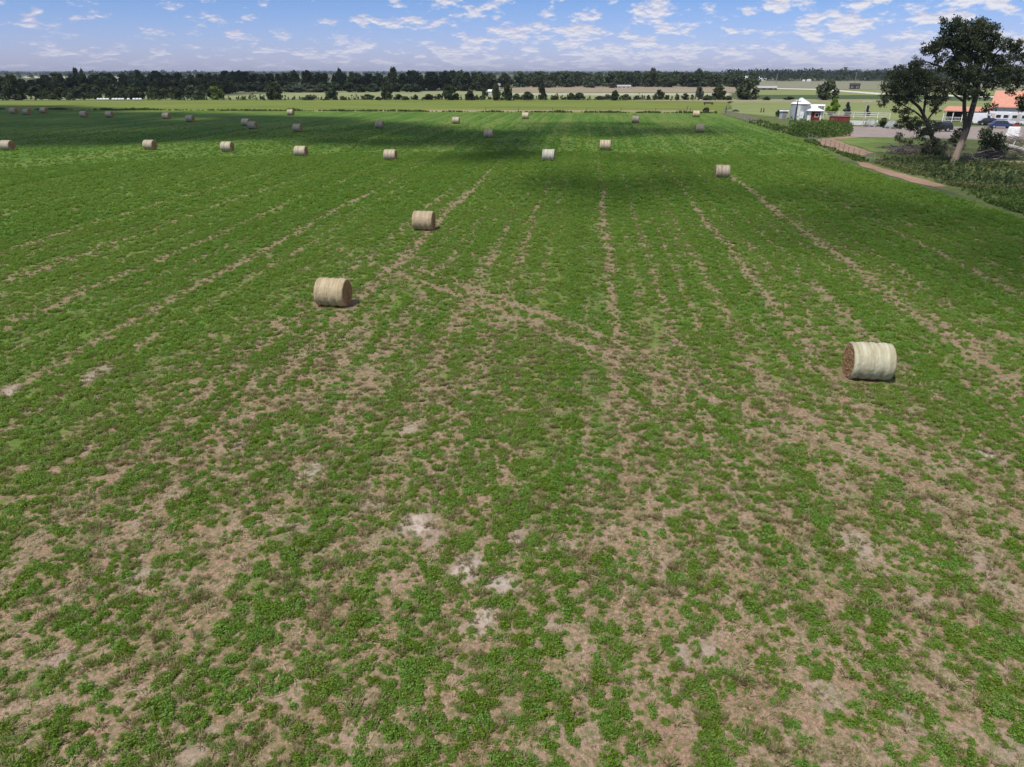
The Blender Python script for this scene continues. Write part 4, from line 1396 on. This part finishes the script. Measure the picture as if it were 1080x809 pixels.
def gable(mb, w, d, z0, rise, over=.3, th=.12, axis='x'):
    """gable roof slab with its ridge along x, centred"""
    hw, hd = w / 2 + over, d / 2 + over
    k = rise / (d / 2)
    ze = z0 - over * k
    vs = [(-hw, -hd, ze), (hw, -hd, ze), (hw, 0, z0 + rise), (-hw, 0, z0 + rise), (-hw, hd, ze), (hw, hd, ze)]
    vs += [(x, y, z + th) for x, y, z in vs]
    fs = [(3, 2, 1, 0), (5, 2, 3, 4), (6, 7, 8, 9), (9, 8, 11, 10), (0, 1, 7, 6), (4, 10, 11, 5), (0, 6, 9, 3), (3, 9, 10, 4), (1, 2, 8, 7), (2, 5, 11, 8)]
    return mb.add(vs, fs)


def walls(mb, w, d, h, rise=0.0):
    vs = [(-w / 2, -d / 2, -.1), (w / 2, -d / 2, -.1), (w / 2, d / 2, -.1), (-w / 2, d / 2, -.1), (-w / 2, -d / 2, h), (w / 2, -d / 2, h), (w / 2, d / 2, h), (-w / 2, d / 2, h)]
    fs = [(0, 1, 5, 4), (2, 3, 7, 6)]
    if rise:
        vs += [(-w / 2, 0, h + rise), (w / 2, 0, h + rise)]
        fs += [(1, 2, 6, 9, 5), (3, 0, 4, 8, 7)]
    else:
        fs += [(1, 2, 6, 5), (3, 0, 4, 7), (4, 5, 6, 7)]
    return mb.add(vs, fs)


# grain bin
P = G(842, 126.6); m = mpp(P)
gb = thing('grain_bin', 'round galvanised grain bin with a white conical roof', 'grain bin', P, facing(P))
rr, hh = 9.6 * m, 16.5 * m
prof = []
nb = 22
for i in range(nb * 2 + 1):
    prof.append((rr + (.035 if i % 2 else 0), hh * i / (nb * 2)))
MB().lathe(prof, 40).build('body', M['galv'], gb)
rf = MB().lathe([(rr + .16, hh - .06), (rr + .16, hh + .02), (rr * .55, hh + 2.3 * m * .9), (rr * .16, hh + 4.9 * m), (.34, hh + 5.2 * m), (.34, hh + 5.6 * m), (.05, hh + 5.9 * m)], 40)
for k in range(20):
    q = 2 * math.pi * k / 20
    rf.tube([(math.cos(q) * rr, math.sin(q) * rr, hh + .09), (math.cos(q) * rr * .17, math.sin(q) * rr * .17, hh + 4.9 * m + .03)], .035, 4)
rf.build('roof', M['white_metal'], gb)
ld = MB()
for sx in (-.2, .2): ld.box((sx - .9, -rr - .16, hh * .5), (.05, .05, hh))
for k in range(14): ld.box((-.9, -rr - .16, .3 + k * hh / 14.5), (.36, .04, .04))
ld.build('ladder', M['grey_wood'], gb)
dr = MB().box((.6, -rr - .06, 1.25), (.8, .16, 1.5)).build('hatch', M['white_metal'], gb)

# annex box
P = G(828, 125.6); m = mpp(P)
an = thing('steel_shed', 'small grey steel shed against the left side of the grain bin', 'shed', P + Vector((0, 2, 0)), facing(P))
w, h = 8.5 * m, 7.6 * m
walls(MB(), w, 3.0, h).build('walls', M['galv'], an)
MB().box((0, -.05, h + .06), (w + .3, 3.4, .12)).build('roof', M['white_metal'], an)
MB().box((.2, -1.52, .95), (.9, .06, 1.9)).build('door', M['grey_wood'], an)

# red shed with white hipped roof
P = G(857, 127.2); m = mpp(P)
rs = thing('red_shed', 'dark red shed with white trim and a white hipped metal roof', 'shed', P + Vector((0, 3.0, 0)), facing(P) + .08)
w, d, h = 20.5 * m, 5.6, 9.6 * m
walls(MB(), w, d, h).build('walls', M['red_paint'], rs)
hw, hd, rise = w / 2 + .55, d / 2 + .55, 6.0 * m
b = MB()
b.add([(-hw, -hd, h), (hw, -hd, h), (hw, hd, h), (-hw, hd, h), (-hw + hd * .9, 0, h + rise), (hw - hd * .9, 0, h + rise),
       (-hw, -hd, h + .12), (hw, -hd, h + .12), (hw, hd, h + .12), (-hw, hd, h + .12)],
      [(3, 2, 1, 0), (0, 1, 7, 6), (1, 2, 8, 7), (2, 3, 9, 8), (3, 0, 6, 9), (6, 7, 5, 4), (7, 8, 5), (8, 9, 4, 5), (9, 6, 4)])
b.build('roof', M['white_metal'], rs)
for sx in (-1, 1):
    MB().box((sx * (w / 2 - .02), -d / 2 - .02, h / 2), (.34, .12, h - .02)).build('corner_trim', M['white_paint'], rs)
dd_ = MB().box((-.55, -d / 2 - .04, 1.15), (1.25, .10, 2.3)).build('door', M['white_paint'], rs)
MB().box((-.12, -d / 2 - .11, 1.1), (.06, .05, .16)).build('handle', M['dark_wood'], dd_)
win(rs, w * .30, h * .58, .9, .95, -d / 2 - .03)
win(rs, -w * .34, h * .58, .7, .95, -d / 2 - .03)

# big white roofed barn behind
P = G(866, 122.6); m = mpp(P)
wb = thing('white_barn', 'long white barn with a bright metal roof behind the red shed', 'barn', P + Vector((1, 8, 0)), facing(P))
w, d, h = 13.5 * m, 9.0, 5.2 * m
walls(MB(), w, d, h, 5 * m).build('walls', M['white_paint'], wb)
gable(MB(), w, d, h, 5 * m).build('roof', M['white_metal'], wb)
MB().box((1.0, -d / 2 - .03, 1.2), (1.6, .08, 2.4)).build('door', M['grey_wood'], wb)

# red steel container
P = G(886, 133.6); m = mpp(P)
rc = thing('steel_container', 'dull red steel container standing behind tall weeds', 'container', P + Vector((0, 1.2, 0)), facing(P) + .05)
w, d, h = 20.0 * m, 2.4, 10.0 * m
b = MB()
n = 22
x0 = -w / 2
for k in range(n):
    xa = x0 + w * k / n
    dy = .06 if k % 2 else 0
    b.box((xa + w / n / 2, 0, h / 2 + .1), (w / n + .002 * (k % 2), d - .1 + dy, h - .15))
b.build('body', M['rust_red'], rc)
f = MB()
for sx in (-1, 1):
    for sy in (-1, 1): f.box((sx * (w / 2 - .04), sy * (d / 2 - .03), h / 2 + .08), (.14, .14, h))
    f.box((0, sx * (d / 2 - .03), h + .03), (w - .25, .12, .12)).box((0, sx * (d / 2 - .03), .14), (w - .25, .12, .14))
f.build('frame', M['rust_red'], rc)
MB().box((0, 0, h + .11), (w + .02, d + .02, .04)).build('roof', M['grey_wood'], rc)


# fences
def rail_fence(name, label, cat, pts, sp, h, mat, rails, post_w=.13, rail_h=.12):
    P0 = pts[0]
    root_ = thing(name, label, cat, P0)
    rb_ = MB()
    rr_ = random.Random(len(label))
    for i in range(len(pts) - 1):
        a, b_ = pts[i] - P0, pts[i + 1] - P0
        L = (b_ - a).length
        n = max(1, int(L / sp))
        ang = math.atan2(b_.y - a.y, b_.x - a.x)
        for k in range(n + (1 if i == len(pts) - 2 else 0)):
            p = a.lerp(b_, k / n)
            hh_ = h * rr_.uniform(.95, 1.1)
            MB().box((p.x, p.y, hh_ / 2 - .05), (post_w, post_w, hh_ + .1), ang).build('post', mat, root_)
        for rz in rails:
            mid = a.lerp(b_, .5)
            nx, ny = -math.sin(ang) * (post_w * .5 + .03), math.cos(ang) * (post_w * .5 + .03)
            rb_.box((mid.x + nx, mid.y + ny, rz * h), (L, .05, rail_h), ang)
    rb_.build('rails', mat, root_)
    return root_


M['fence_pink'] = simple('weathered_fence_timber', (0.36, 0.29, 0.27), .9, .1, .25, 3)
rail_fence('rail_fence', 'weathered pinkish timber rail fence along the far right side of the field', 'fence', PX((762, 121.3), (776, 124.6), (797, 131)), 2.3, 1.35, M['fence_pink'], (.3, .6, .92))
rail_fence('rail_fence', 'low wire fence on thin grey stakes between the field and the lane', 'fence', PX((852, 148), (875, 156), (905, 167.5), (921, 173)), 2.4, 1.1, M['grey_wood'], (.55, .9), .08, .02)
rail_fence('rail_fence', 'white rail fence of the livestock pens right of the red shed', 'fence', PX((868, 124.5), (900, 124.8), (938, 126)), 2.6, 1.5, M['white_paint'], (.35, .65, .95), .12, .11)
rail_fence('rail_fence', 'thin dark post fence closing the far end of the hay field', 'fence', [Vector((-30, 216, 0)), Vector((39, 217, 0))], 9.0, 1.2, M['dark_wood'], (.5, .9), .10, .015)
P = G(910, 132)
# livestock pens
MB_ = thing('livestock_pen', 'low white concrete pen wall in front of the white rail fence', 'pen wall', P, facing(P))
MB().box((0, 0, .45), (5.6, .25, .9)).build('wall', M['white_paint'], MB_)
MB().box((2.68, 1.7, .45), (.24, 3.1, .9)).build('side_wall', M['white_paint'], MB_)


def heap(name, label, px, py, w, h, d, mat, seed):
    P = G(px, py)
    m_ = mpp(P)
    root_ = thing(name, label, 'covered heap', P, facing(P))
    V, F = [], []
    n1, n2 = 24, 10
    for j in range(n2 + 1):
        t = j / n2
        for k in range(n1):
            q = 2 * math.pi * k / n1
            r = (1 - t ** 2.2) ** .5 if t < 1 else 0.02
            r *= 1 + .16 * (float(vnoise(q * 2.1, t * 3 + seed, 1.0, seed)) - .5) * 2
            V.append((math.cos(q) * r * w * m_ / 2, math.sin(q) * r * d / 2, t * h * m_ * (1 + .08 * math.sin(3 * q + seed))))
    for j in range(n2):
        for k in range(n1):
            k2 = (k + 1) % n1
            F.append((j * n1 + k, j * n1 + k2, (j + 1) * n1 + k2, (j + 1) * n1 + k))
    np_mesh('cover', V, F, mat, root_, True)
    t_ = MB()
    for k in range(9):
        q = 2 * math.pi * k / 9
        t_.lathe([(.0, 0), (.28, 0), (.34, .09), (.28, .18), (.16, .18)], 10, (math.cos(q) * w * m_ * .52, math.sin(q) * d * .52, 0))
    t_.build('weights', M['rubber'], root_)
    return root_


heap('covered_heap', 'grey green covered heap behind the pen wall, left of two', 918, 133, 14, 7, 3.4, M['grey_tarp'], 3)
heap('covered_heap', 'grey green covered heap beside the leaning tree, right of two', 940, 135, 14, 7.5, 3.4, M['grey_tarp'], 5)


# poles
def pole(name, label, px, by, ty, r, mat, arm=True):
    P = G(px, by)
    m_ = mpp(P)
    h_ = (by - ty) * m_
    root_ = thing(name, label, 'pole', P, facing(P))
    MB().tube([(0, 0, -.2), (0, 0, h_ * .5), (0, 0, h_)], [r, r * .88, r * .7], 8).build('post', mat, root_)
    if arm:
        a_ = MB().box((0, -r, h_ - .5), (1.6, .10, .12)).build('crossarm', mat, root_)
        b_ = MB()
        for x in (-.65, 0, .65): b_.lathe([(.05, 0), (.06, .08), (.03, .14), (.0, .15)], 8, (x, -r, h_ - .44))
        b_.build('insulators', M['white_paint'], a_)
    return root_


pole('utility_pole', 'dark utility pole standing in front of the grain bin', 838, 129, 105.5, .15, M['dark_wood'])
pole('utility_pole', 'thin pale pole rising between the two spruces in the yard', 909.5, 134.5, 106, .12, M['bare_wood'])
pole('utility_pole', 'tall far pole behind the dark shed on the dry range', 901.5, 88, 77, .35, M['grey_wood'])
pole('utility_pole', 'far pole on the dry range left of the road', 818.5, 88.5, 78.5, .35, M['grey_wood'])
pole('fence_post', 'tall thin dark post at the corner of the rail fence', 765.5, 119.6, 111.5, .11, M['dark_wood'], False)
pole('fence_post', 'thin dark post on the meadow left of the lit far bale', 724.3, 118.4, 112.5, .11, M['dark_wood'], False)
pole('fence_post', 'left one of two dark stakes in the paddock beyond the rail fence', 802.5, 118.6, 114, .16, M['dark_wood'], False)
pole('fence_post', 'right one of two dark stakes in the paddock beyond the rail fence', 805.2, 118.6, 114, .16, M['dark_wood'], False)


# trough and crossbar frame on the meadow
P = G(747, 111)
tg = thing('feed_trough', 'dark low feed trough on legs standing on the meadow', 'trough', P, facing(P) - .3)
MB().box((0, 0, .75), (3.4, .8, .45), 0, .92).build('body', M['dark_wood'], tg)
for sx in (-1.3, 1.3): MB().box((sx, 0, .25), (.16, .6, .54)).build('leg', M['dark_wood'], tg)
P = G(775.5, 117)
heap('soil_heap', 'low dark heap of soil beyond the rail fence corner', 775.5, 117.4, 6, 1.8, 2.4, M['dark_wood'], 8)


# ------------------------------------------------------------------ farmhouse behind the elm
P = G(1103, 132); m = mpp(P)
hs = thing('farmhouse', 'white farmhouse with an orange red tiled roof and a tiled porch', 'house', P + Vector((0, 6, 0)), facing(P))
w, d, h = 74 * m, 9.5, 18.5 * m
m6 = m
walls(MB(), w, d, h, 2.6).build('wall', M['wall_white'], hs)
ro = gable(MB(), w, d, h, 2.8, .7, .2).build('roof', M['tile'], hs)
MB().box((w * .12, .9, h + 3.1), (.9, .9, 1.6)).build('chimney', M['wall_white'], ro)
for x in (-w * .36, -w * .16, w * .1, w * .3): win(hs, x, 1.75, 1.3, 1.3, -d / 2 - .03)
dd_ = MB().box((-w * .02, -d / 2 - .03, 1.05), (1.0, .08, 2.1)).build('door', M['dark_wood'], hs)
MB().box((-w * .02 + .36, -d / 2 - .10, 1.0), (.08, .06, .14)).build('handle', M['chrome'], dd_)
# porch wing to the left, lower
pw = 50 * m
px0 = -w / 2 - pw / 2 + .3
b = MB()
zt = 14.6 * m
b.add([(px0 - pw / 2, -d / 2 + .2, 11.2 * m), (px0 + pw / 2, -d / 2 + .2, 11.2 * m), (px0 + pw / 2, d / 2 - 1.5, zt), (px0 - pw / 2, d / 2 - 1.5, zt),
       (px0 - pw / 2, -d / 2 + .2, 11.2 * m + .18), (px0 + pw / 2, -d / 2 + .2, 11.2 * m + .18), (px0 + pw / 2, d / 2 - 1.5, zt + .18), (px0 - pw / 2, d / 2 - 1.5, zt + .18)],
      [(3, 2, 1, 0), (4, 5, 6, 7), (0, 1, 5, 4), (1, 2, 6, 5), (2, 3, 7, 6), (3, 0, 4, 7)])
b.build('porch_roof', M['tile'], hs)
MB().box((px0 - .1, d / 2 - 2.2, 5.6 * m), (pw - .6, .2, 11.2 * m)).build('porch_wall', M['dark_wood'], hs)
for k in range(6):
    xk = px0 - pw / 2 + .3 + (pw - .6) * k / 5
    MB().box((xk, -d / 2 + .5, 5.5 * m), (.20, .20, 11.0 * m + .1)).build('porch_post', M['white_paint'], hs)
rl = MB()
for k in range(5):
    xk = px0 - pw / 2 + .3 + (pw - .6) * (k + .5) / 5
    rl.box((xk, -d / 2 + .5, 1.0), (pw / 5 - .3, .07, .09)).box((xk, -d / 2 + .5, .25), (pw / 5 - .3, .07, .09))
    for j in range(5): rl.box((xk + (j - 2) * .26, -d / 2 + .5, .62), (.06, .05, .66))
rl.build('railing', M['white_paint'], hs)


# ------------------------------------------------------------------ vehicles
def wheel(root, x, y, r=.34, wd=.22):
    t = MB()
    pr = [(r * .6, -wd / 2), (r * .9, -wd / 2), (r, -wd * .3), (r, wd * .3), (r * .9, wd / 2), (r * .6, wd / 2)]
    t.lathe(pr, 18)
    Mx = Matrix.Rotation(R(90), 3, 'X')
    t.v = [tuple(Mx @ Vector(v) + Vector((x, y, r))) for v in t.v]
    to = t.build('wheel', M['rubber'], root, True)
    q = MB().lathe([(r * .62, -wd * .42), (r * .15, -wd * .5), (.001, -wd * .5)], 14).lathe([(r * .62, wd * .42), (r * .15, wd * .5), (.001, wd * .5)], 14)
    q.v = [tuple(Mx @ Vector(v) + Vector((x, y, r))) for v in q.v]
    q.build('rim', M['chrome'], to)


def side_loft(b, prof, wbot, wtop, zc):
    """extrude a side outline (x,z) across y, narrowing above the waistline zc"""
    n = len(prof)
    vs = []
    zmax = max(z for _, z in prof)
    for s in (-1, 1):
        for x, z in prof:
            wv = wbot if z <= zc else wbot + (wtop - wbot) * (z - zc) / max(.01, zmax - zc)
            vs.append((x, s * wv / 2, z))
    fs = [tuple(range(n)), tuple(range(2 * n - 1, n - 1, -1))]
    for i in range(n):
        j = (i + 1) % n
        fs.append((i, i + n, j + n, j))
    b.add(vs, fs)
    return b


def car(name, label, P, rz, paint, suv=False):
    root_ = thing(name, label, 'car', P, rz)
    up = .22 if suv else 0
    prof = [(-2.2, .35), (-2.25, .62), (-2.15, .86 + up), (-1.75, .92 + up), (-1.25, 1.42 + up), (-.9, 1.50 + up), (.45, 1.50 + up), (.75, 1.42 + up), (1.25, .98 + up), (1.95, .88 + up), (2.2, .70), (2.22, .38)]
    if suv: prof[3] = (-2.05, .95 + up); prof[4] = (-1.85, 1.42 + up); prof[5] = (-1.5, 1.5 + up)
    side_loft(MB(), prof, 1.76, 1.40, .90 + up).build('body', paint, root_)
    rear = -1.15 if not suv else -1.55
    for s in (-1, 1):
        g = MB()
        z0, z1 = .98 + up, 1.38 + up
        y0, y1 = s * .888, s * .745
        for xa, xb, xc, xd in ((rear - .25, -.12, -.12, rear + .1), (-.02, 1.08, .70, -.02)):
            g.add([(xa, y0, z0), (xb, y0, z0), (xc, y1, z1), (xd, y1, z1)], [(0, 1, 2, 3) if s < 0 else (3, 2, 1, 0)])
        g.build('side_window', M['glass'], root_)
        MB().box((2.17, s * .62, .66), (.10, .34, .16)).build('headlight', M['white_paint'], root_)
        MB().box((-2.2, s * .68, .74), (.10, .26, .16)).build('tail_light', M['lamp_red'], root_)
    MB().add([(1.22, -.72, 1.03 + up), (1.22, .72, 1.03 + up), (.80, .66, 1.43 + up), (.80, -.66, 1.43 + up)], [(0, 1, 2, 3)]).build('windscreen', M['glass'], root_)
    for x in (-1.38, 1.38):
        for y in (-.80, .80): wheel(root_, x, y, .34 if not suv else .38)
    return root_


P = G(1055, 135.2)
car('parked_car', 'dark blue car parked before the white trailer at the farmhouse', P, facing(P) + .25, M['car_blue'])
P = G(990, 138.5)
car('parked_car', 'black car parked on the gravel behind the leaning tree', P, facing(P) + math.pi + .15, M['car_black'], True)
P = G(1043, 132.2)
car('parked_car', 'small dark car half hidden behind the elm trunk', P, facing(P) + .1, M['car_black'])


def van(label, P, rz):
    root_ = thing('delivery_van', label, 'van', P, rz)
    prof = [(-2.7, .38), (-2.72, 2.2), (-2.6, 2.38), (1.2, 2.38), (1.5, 2.25), (2.0, 1.42), (2.65, 1.18), (2.75, .8), (2.72, .4)]
    side_loft(MB(), prof, 2.0, 1.82, 1.2).build('body', M['car_white'], root_)
    for s in (-1, 1):
        MB().add([(1.0, s * 1.006, 1.3), (1.75, s * 1.006, 1.3), (1.4, s * .945, 2.0), (1.0, s * .945, 2.0)], [(0, 1, 2, 3) if s < 0 else (3, 2, 1, 0)]).build('side_window', M['glass'], root_)
        MB().box((2.69, s * .75, .95), (.12, .36, .22)).build('headlight', M['chrome'], root_)
    MB().add([(2.02, -.85, 1.46), (2.02, .85, 1.46), (1.56, .8, 2.2), (1.56, -.8, 2.2)], [(0, 1, 2, 3)]).build('windscreen', M['glass'], root_)
    for x in (-1.7, 1.8):
        for y in (-.9, .9): wheel(root_, x, y, .36)
    return root_


P = G(1033, 131.5)
van('white van parked beside the farmhouse, right behind the elm trunk', P, facing(P) + .1)


def trailer(label, P, rz):
    root_ = thing('camper_trailer', label, 'trailer', P, rz)
    prof = [(-2.6, .5), (-2.7, .9), (-2.6, 2.4), (-2.3, 2.65), (2.2, 2.65), (2.6, 2.3), (2.75, 1.2), (2.5, .5)]
    side_loft(MB(), prof, 2.2, 2.14, 1.5).build('body', M['car_white'], root_)
    for x in (-1.6, .2, 1.6):
        f_ = MB().box((x, -1.11, 1.75), (.95, .06, .65)).build('window', M['chrome'], root_)
        MB().box((x, -1.14, 1.75), (.82, .04, .52)).build('pane', M['glass'], f_)
    MB().box((-.75, -1.11, 1.45), (.62, .06, 1.75)).build('door', M['wall_cream'], root_)
    st = MB().box((0, -1.115, 1.12), (4.9, .03, .10)).build('stripe', M['car_blue'], root_)
    MB().tube([(2.55, 0, .55), (3.7, 0, .5)], [.06, .06], 8).build('drawbar', M['dark_wood'], root_)
    for y in (-.95, .95): wheel(root_, -.2, y, .34)
    return root_


P = G(1056, 132)
trailer('white camper trailer with a row of windows in front of the farmhouse', P + Vector((0, 2.5, 0)), facing(P))
P = G(1079, 132.5)
trailer('white trailer at the right picture edge in front of the farmhouse', P + Vector((0, 1.5, 0)), facing(P) + .3)
# draped load on the yard
P = G(1068, 143.6); m = mpp(P)
dl = thing('covered_load', 'white sheeted load with brown top standing on the gravel yard', 'covered load', P, facing(P) - .2)
V, F = [], []
n1 = 28
for j, (t, r) in enumerate(((0, 1.06), (.25, 1.0), (.55, .93), (.85, .86), (.97, .74), (1.0, .3), (1.0, .01))):
    for k in range(n1):
        q = 2 * math.pi * k / n1
        sq = 1 / max(abs(math.cos(q)), abs(math.sin(q))) ** .75
        fold = 1 + (.05 * math.sin(7 * q) + .03 * math.sin(13 * q + 1)) * (1 - t)
        V.append((math.cos(q) * r * sq * fold * 1.05, math.sin(q) * r * sq * fold * .8, t * 1.65))
for j in range(6):
    for k in range(n1):
        k2 = (k + 1) % n1
        F.append((j * n1 + k, j * n1 + k2, (j + 1) * n1 + k2, (j + 1) * n1 + k))
np_mesh('sheet', V, F, M['tarp'], dl, True)
MB().box((0, 0, 1.82), (1.0, .8, .36), .2, .8).box((.1, .1, 2.05), (.6, .5, .14), .5).build('top_cover', M['rust_red'], dl)


# ------------------------------------------------------------------ far buildings
def far_house(name, label, cat, px, by, ty, wpx, d, wallm, roofm, rise=.35, group=None):
    P = G(px, by)
    m_ = mpp(P)
    hgt = (by - ty) * m_
    root_ = thing(name, label, cat, P, facing(P), group)
    w_ = wpx * m_
    hw_ = hgt * (1 - rise)
    walls(MB(), w_, d, hw_, hgt * rise).build('wall', wallm, root_)
    gable(MB(), w_, d, hw_, hgt * rise, .25, .15).build('roof', roofm, root_)
    nwin = max(2, int(w_ / 3))
    for k in range(nwin):
        win(root_, -w_ / 2 + w_ * (k + .5) / nwin, hw_ * .55, min(1.4, w_ * .2), min(1.3, hw_ * .5), -d / 2 - .04)
    return root_


for px, w, lab in ((447, 13, 'leftmost and widest of the far pale houses before the middle tree line'), (463, 5, 'narrowest far pale house, right of the widest one'),
                   (486, 8, 'pale far house with a pinkish front in the middle of its row'), (498, 6, 'small pale far house behind the spreading olive tree'), (506, 8, 'far pale house second from the right end of its row'), (524, 7, 'rightmost of the far pale houses behind two close trees')):
    far_house('far_house', lab, 'house', px, 94.0, 88.6, w, 6, M['wall_cream'], M['roof_grey'], .35, 'far houses before the middle tree line')
far_house('white_shed', 'small white shed in the pasture beside a round dark bush', 'shed', 517.5, 99.5, 95, 5, 4, M['white_paint'], M['white_metal'])
far_house('long_shed', 'long low pale shed on the fallow land', 'shed', 658, 93.2, 90, 14, 8, M['wall_cream'], M['concrete'], .4)
far_house('dairy_barn', 'large white far barn, widest of the bright cluster right of the broad rounded tree', 'barn', 793, 85.6, 80.6, 14, 25, M['white_paint'], M['white_metal'], .35)
far_house('dairy_barn', 'small white far barn at the left end of the bright cluster', 'barn', 779.5, 84.6, 81.4, 6, 15, M['white_paint'], M['white_metal'], .4)
far_house('dairy_barn', 'low white far barn at the right end of the bright cluster', 'barn', 804, 85.4, 82.2, 7, 20, M['white_paint'], M['white_metal'], .4)
far_house('dark_shed', 'dark shed on the dry range below a tall far pole', 'shed', 901, 93.8, 88.4, 10, 9, M['dark_wood'], M['dark_wood'])
far_house('low_shed', 'long low dark shed with a pale roof left of the gravel road', 'shed', 809, 94.6, 91.2, 19, 10, M['dark_wood'], M['concrete'], .5)
far_house('far_house', 'tiny white far house on the dry range right of the dairy barns', 'house', 853, 86.2, 84.2, 4, 10, M['white_paint'], M['white_metal'])
far_house('far_house', 'tiny white far house beside a slightly larger one on the dry range', 'house', 847.5, 86, 84.4, 2.4, 8, M['white_paint'], M['white_metal'])
far_house('long_shed', 'pale long far building behind the left wood, right of the tall pair of trees', 'building', 111, 83.4, 80.6, 16, 20, M['white_paint'], M['concrete'])
far_house('far_house', 'tiny bright far house behind the back trees of the left wood', 'house', 188, 83, 81, 5, 12, M['white_paint'], M['white_metal'])
far_house('far_house', 'pale far house in a gap of the middle tree line', 'house', 295, 86, 82, 6, 12, M['wall_cream'], M['roof_grey'])
far_house('far_house', 'small white house half hidden under the middle tree line, left one', 'house', 359, 94.5, 91, 4, 6, M['white_paint'], M['roof_grey'])
far_house('far_house', 'small white house half hidden under the middle tree line, right one', 'house', 385, 94.5, 90.6, 3.5, 6, M['white_paint'], M['roof_grey'])

# row of white wrapped bales before the left wood
wrapped = None
x = 104.0
rw = random.Random(9)
while x < 150:
    P = G(x, 106.2)
    if wrapped is None:
        wrapped = thing('wrapped_bale', 'white plastic wrapped bale in the long low row before the left wood', 'wrapped bale', group='white wrapped bales in a row')
        b = MB().lathe([(.001, 0), (.50, 0), (.62, .05), (.66, .2), (.66, 1.1), (.62, 1.25), (.50, 1.3), (.001, 1.3)], 20)
        Mx = Matrix.Rotation(R(90), 3, 'Y')
        b.v = [tuple(Mx @ Vector(v) + Vector((-.65, 0, .64))) for v in b.v]
        b.build('film', M['tarp'], wrapped, True)
        o = wrapped
    else:
        o = copy_tree(wrapped)
    o.location = P
    o.rotation_euler = (0, 0, facing(P) + rw.uniform(-.1, .1))
    o.scale = (.8, .8, .75)
    x += 3.3 if rw.random() > .3 else 6.0


# ------------------------------------------------------------------ clouds overhead: real cumulus whose shade lies on the land
def cloud_mat():
    m, nt = new_mat('cloud_vapour')
    d = N(nt, 'ShaderNodeBsdfDiffuse', {'Color': (0.9, 0.9, 0.9, 1)})
    t = N(nt, 'ShaderNodeBsdfTransparent')
    x = N(nt, 'ShaderNodeMixShader', {0: 0.46, 1: t.outputs[0], 2: d.outputs[0]})
    N(nt, 'ShaderNodeOutputMaterial', {'Surface': x.outputs[0]})
    return m


M['cloud'] = cloud_mat()
_ico = None


def ico():
    global _ico
    if _ico is None:
        import bmesh
        bm = bmesh.new()
        bmesh.ops.create_icosphere(bm, subdivisions=2, radius=1)
        bm.verts.ensure_lookup_table()
        _ico = (np.array([v.co[:] for v in bm.verts]), np.array([[v.index for v in f.verts] for f in bm.faces]))
        bm.free()
    return _ico


def cloud(poly, spacing, r0, alt, seed, feather=1.0, gap=0.0):
    """puffs whose shade on the ground fills the polygon (ground points)"""
    rng = np.random.default_rng(seed)
    iv, if_ = ico()
    xs = [p.x for p in poly]; ys = [p.y for p in poly]

    def inside(x, y):
        c = False; j = len(poly) - 1
        for i in range(len(poly)):
            if (poly[i].y > y) != (poly[j].y > y) and x < (poly[j].x - poly[i].x) * (y - poly[i].y) / (poly[j].y - poly[i].y) + poly[i].x: c = not c
            j = i
        return c
    off = SUN * (alt / SUN.z)
    V, F, n = [], [], 0
    y = min(ys)
    while y <= max(ys):
        x = min(xs)
        while x <= max(xs):
            xx, yy = x + rng.uniform(-.5, .5) * spacing, y + rng.uniform(-.5, .5) * spacing
            x += spacing
            if not inside(xx, yy) or rng.random() < gap: continue
            r = r0 * (.6 + .7 * rng.random())
            nz = 1 + .25 * (vnoise(iv[:, 0] * 2 + n, iv[:, 1] * 2 + iv[:, 2], 1.0, seed) - .5)
            P_ = iv * nz[:, None] * np.array([r, r, r * .7]) + np.array([xx + off.x, yy + off.y, alt + rng.uniform(0, r0)])
            V.append(P_); F.append(if_ + n); n += len(iv)
        y += spacing
    o = np_mesh('clouds', np.concatenate(V), np.concatenate(F), M['cloud'], None, True)
    tag(o, 'fair weather cumulus cloud high over the farmland', 'cloud', 'overhead cumulus clouds', kind='stuff')
    return o


cloud(PX((-200, 157), (-40, 157), (60, 156), (150, 151), (235, 147), (330, 150), (420, 158), (520, 172), (560, 165), (545, 142), (470, 134), (330, 124), (230, 120.5), (150, 119), (80, 112), (-200, 110)), 6, 5.6, 900, 1)
cloud(PX((575, 222), (640, 214), (740, 202), (752, 184), (700, 166), (640, 164), (605, 176), (572, 186)), 4.8, 3.0, 900, 2, 1, .25)
cloud(PX((560, 143), (640, 146), (730, 143), (770, 141), (740, 131), (650, 129), (560, 131)), 6, 4.2, 900, 3)
cloud(PX((740, 208), (840, 196), (1000, 204), (1140, 225), (1200, 340), (1080, 330), (950, 292), (820, 246)), 4.0, 2.5, 900, 4, 1, .22)
cloud(PX((-250, 105), (30, 104), (120, 103), (200, 101), (280, 97.5), (420, 96.5), (520, 94), (520, 89), (260, 89), (-250, 89)), 26, 19, 1200, 5, 1, .3)
cloud(PX((925, 166), (985, 174), (1040, 172), (1040, 150), (1000, 146), (940, 148)), 6.0, 3.6, 900, 7, 1, .35)


# ------------------------------------------------------------------ haze
def haze():
    m, nt = new_mat('haze_air')
    v = N(nt, 'ShaderNodeVolumePrincipled', {'Color': (0.80, 0.86, 1.0, 1), 'Density': HAZE, 'Anisotropy': 0.2})
    N(nt, 'ShaderNodeOutputMaterial', {'Volume': v.outputs[0]})
    b = MB().box((0, 9000, 29), (45000, 27000, 60))
    o = b.build('haze', m)
    tag(o, 'thin blue haze over the far land', 'haze', kind='stuff')


HAZE = 0.00008
if HAZE: haze()
print('objects', len(SC.objects))
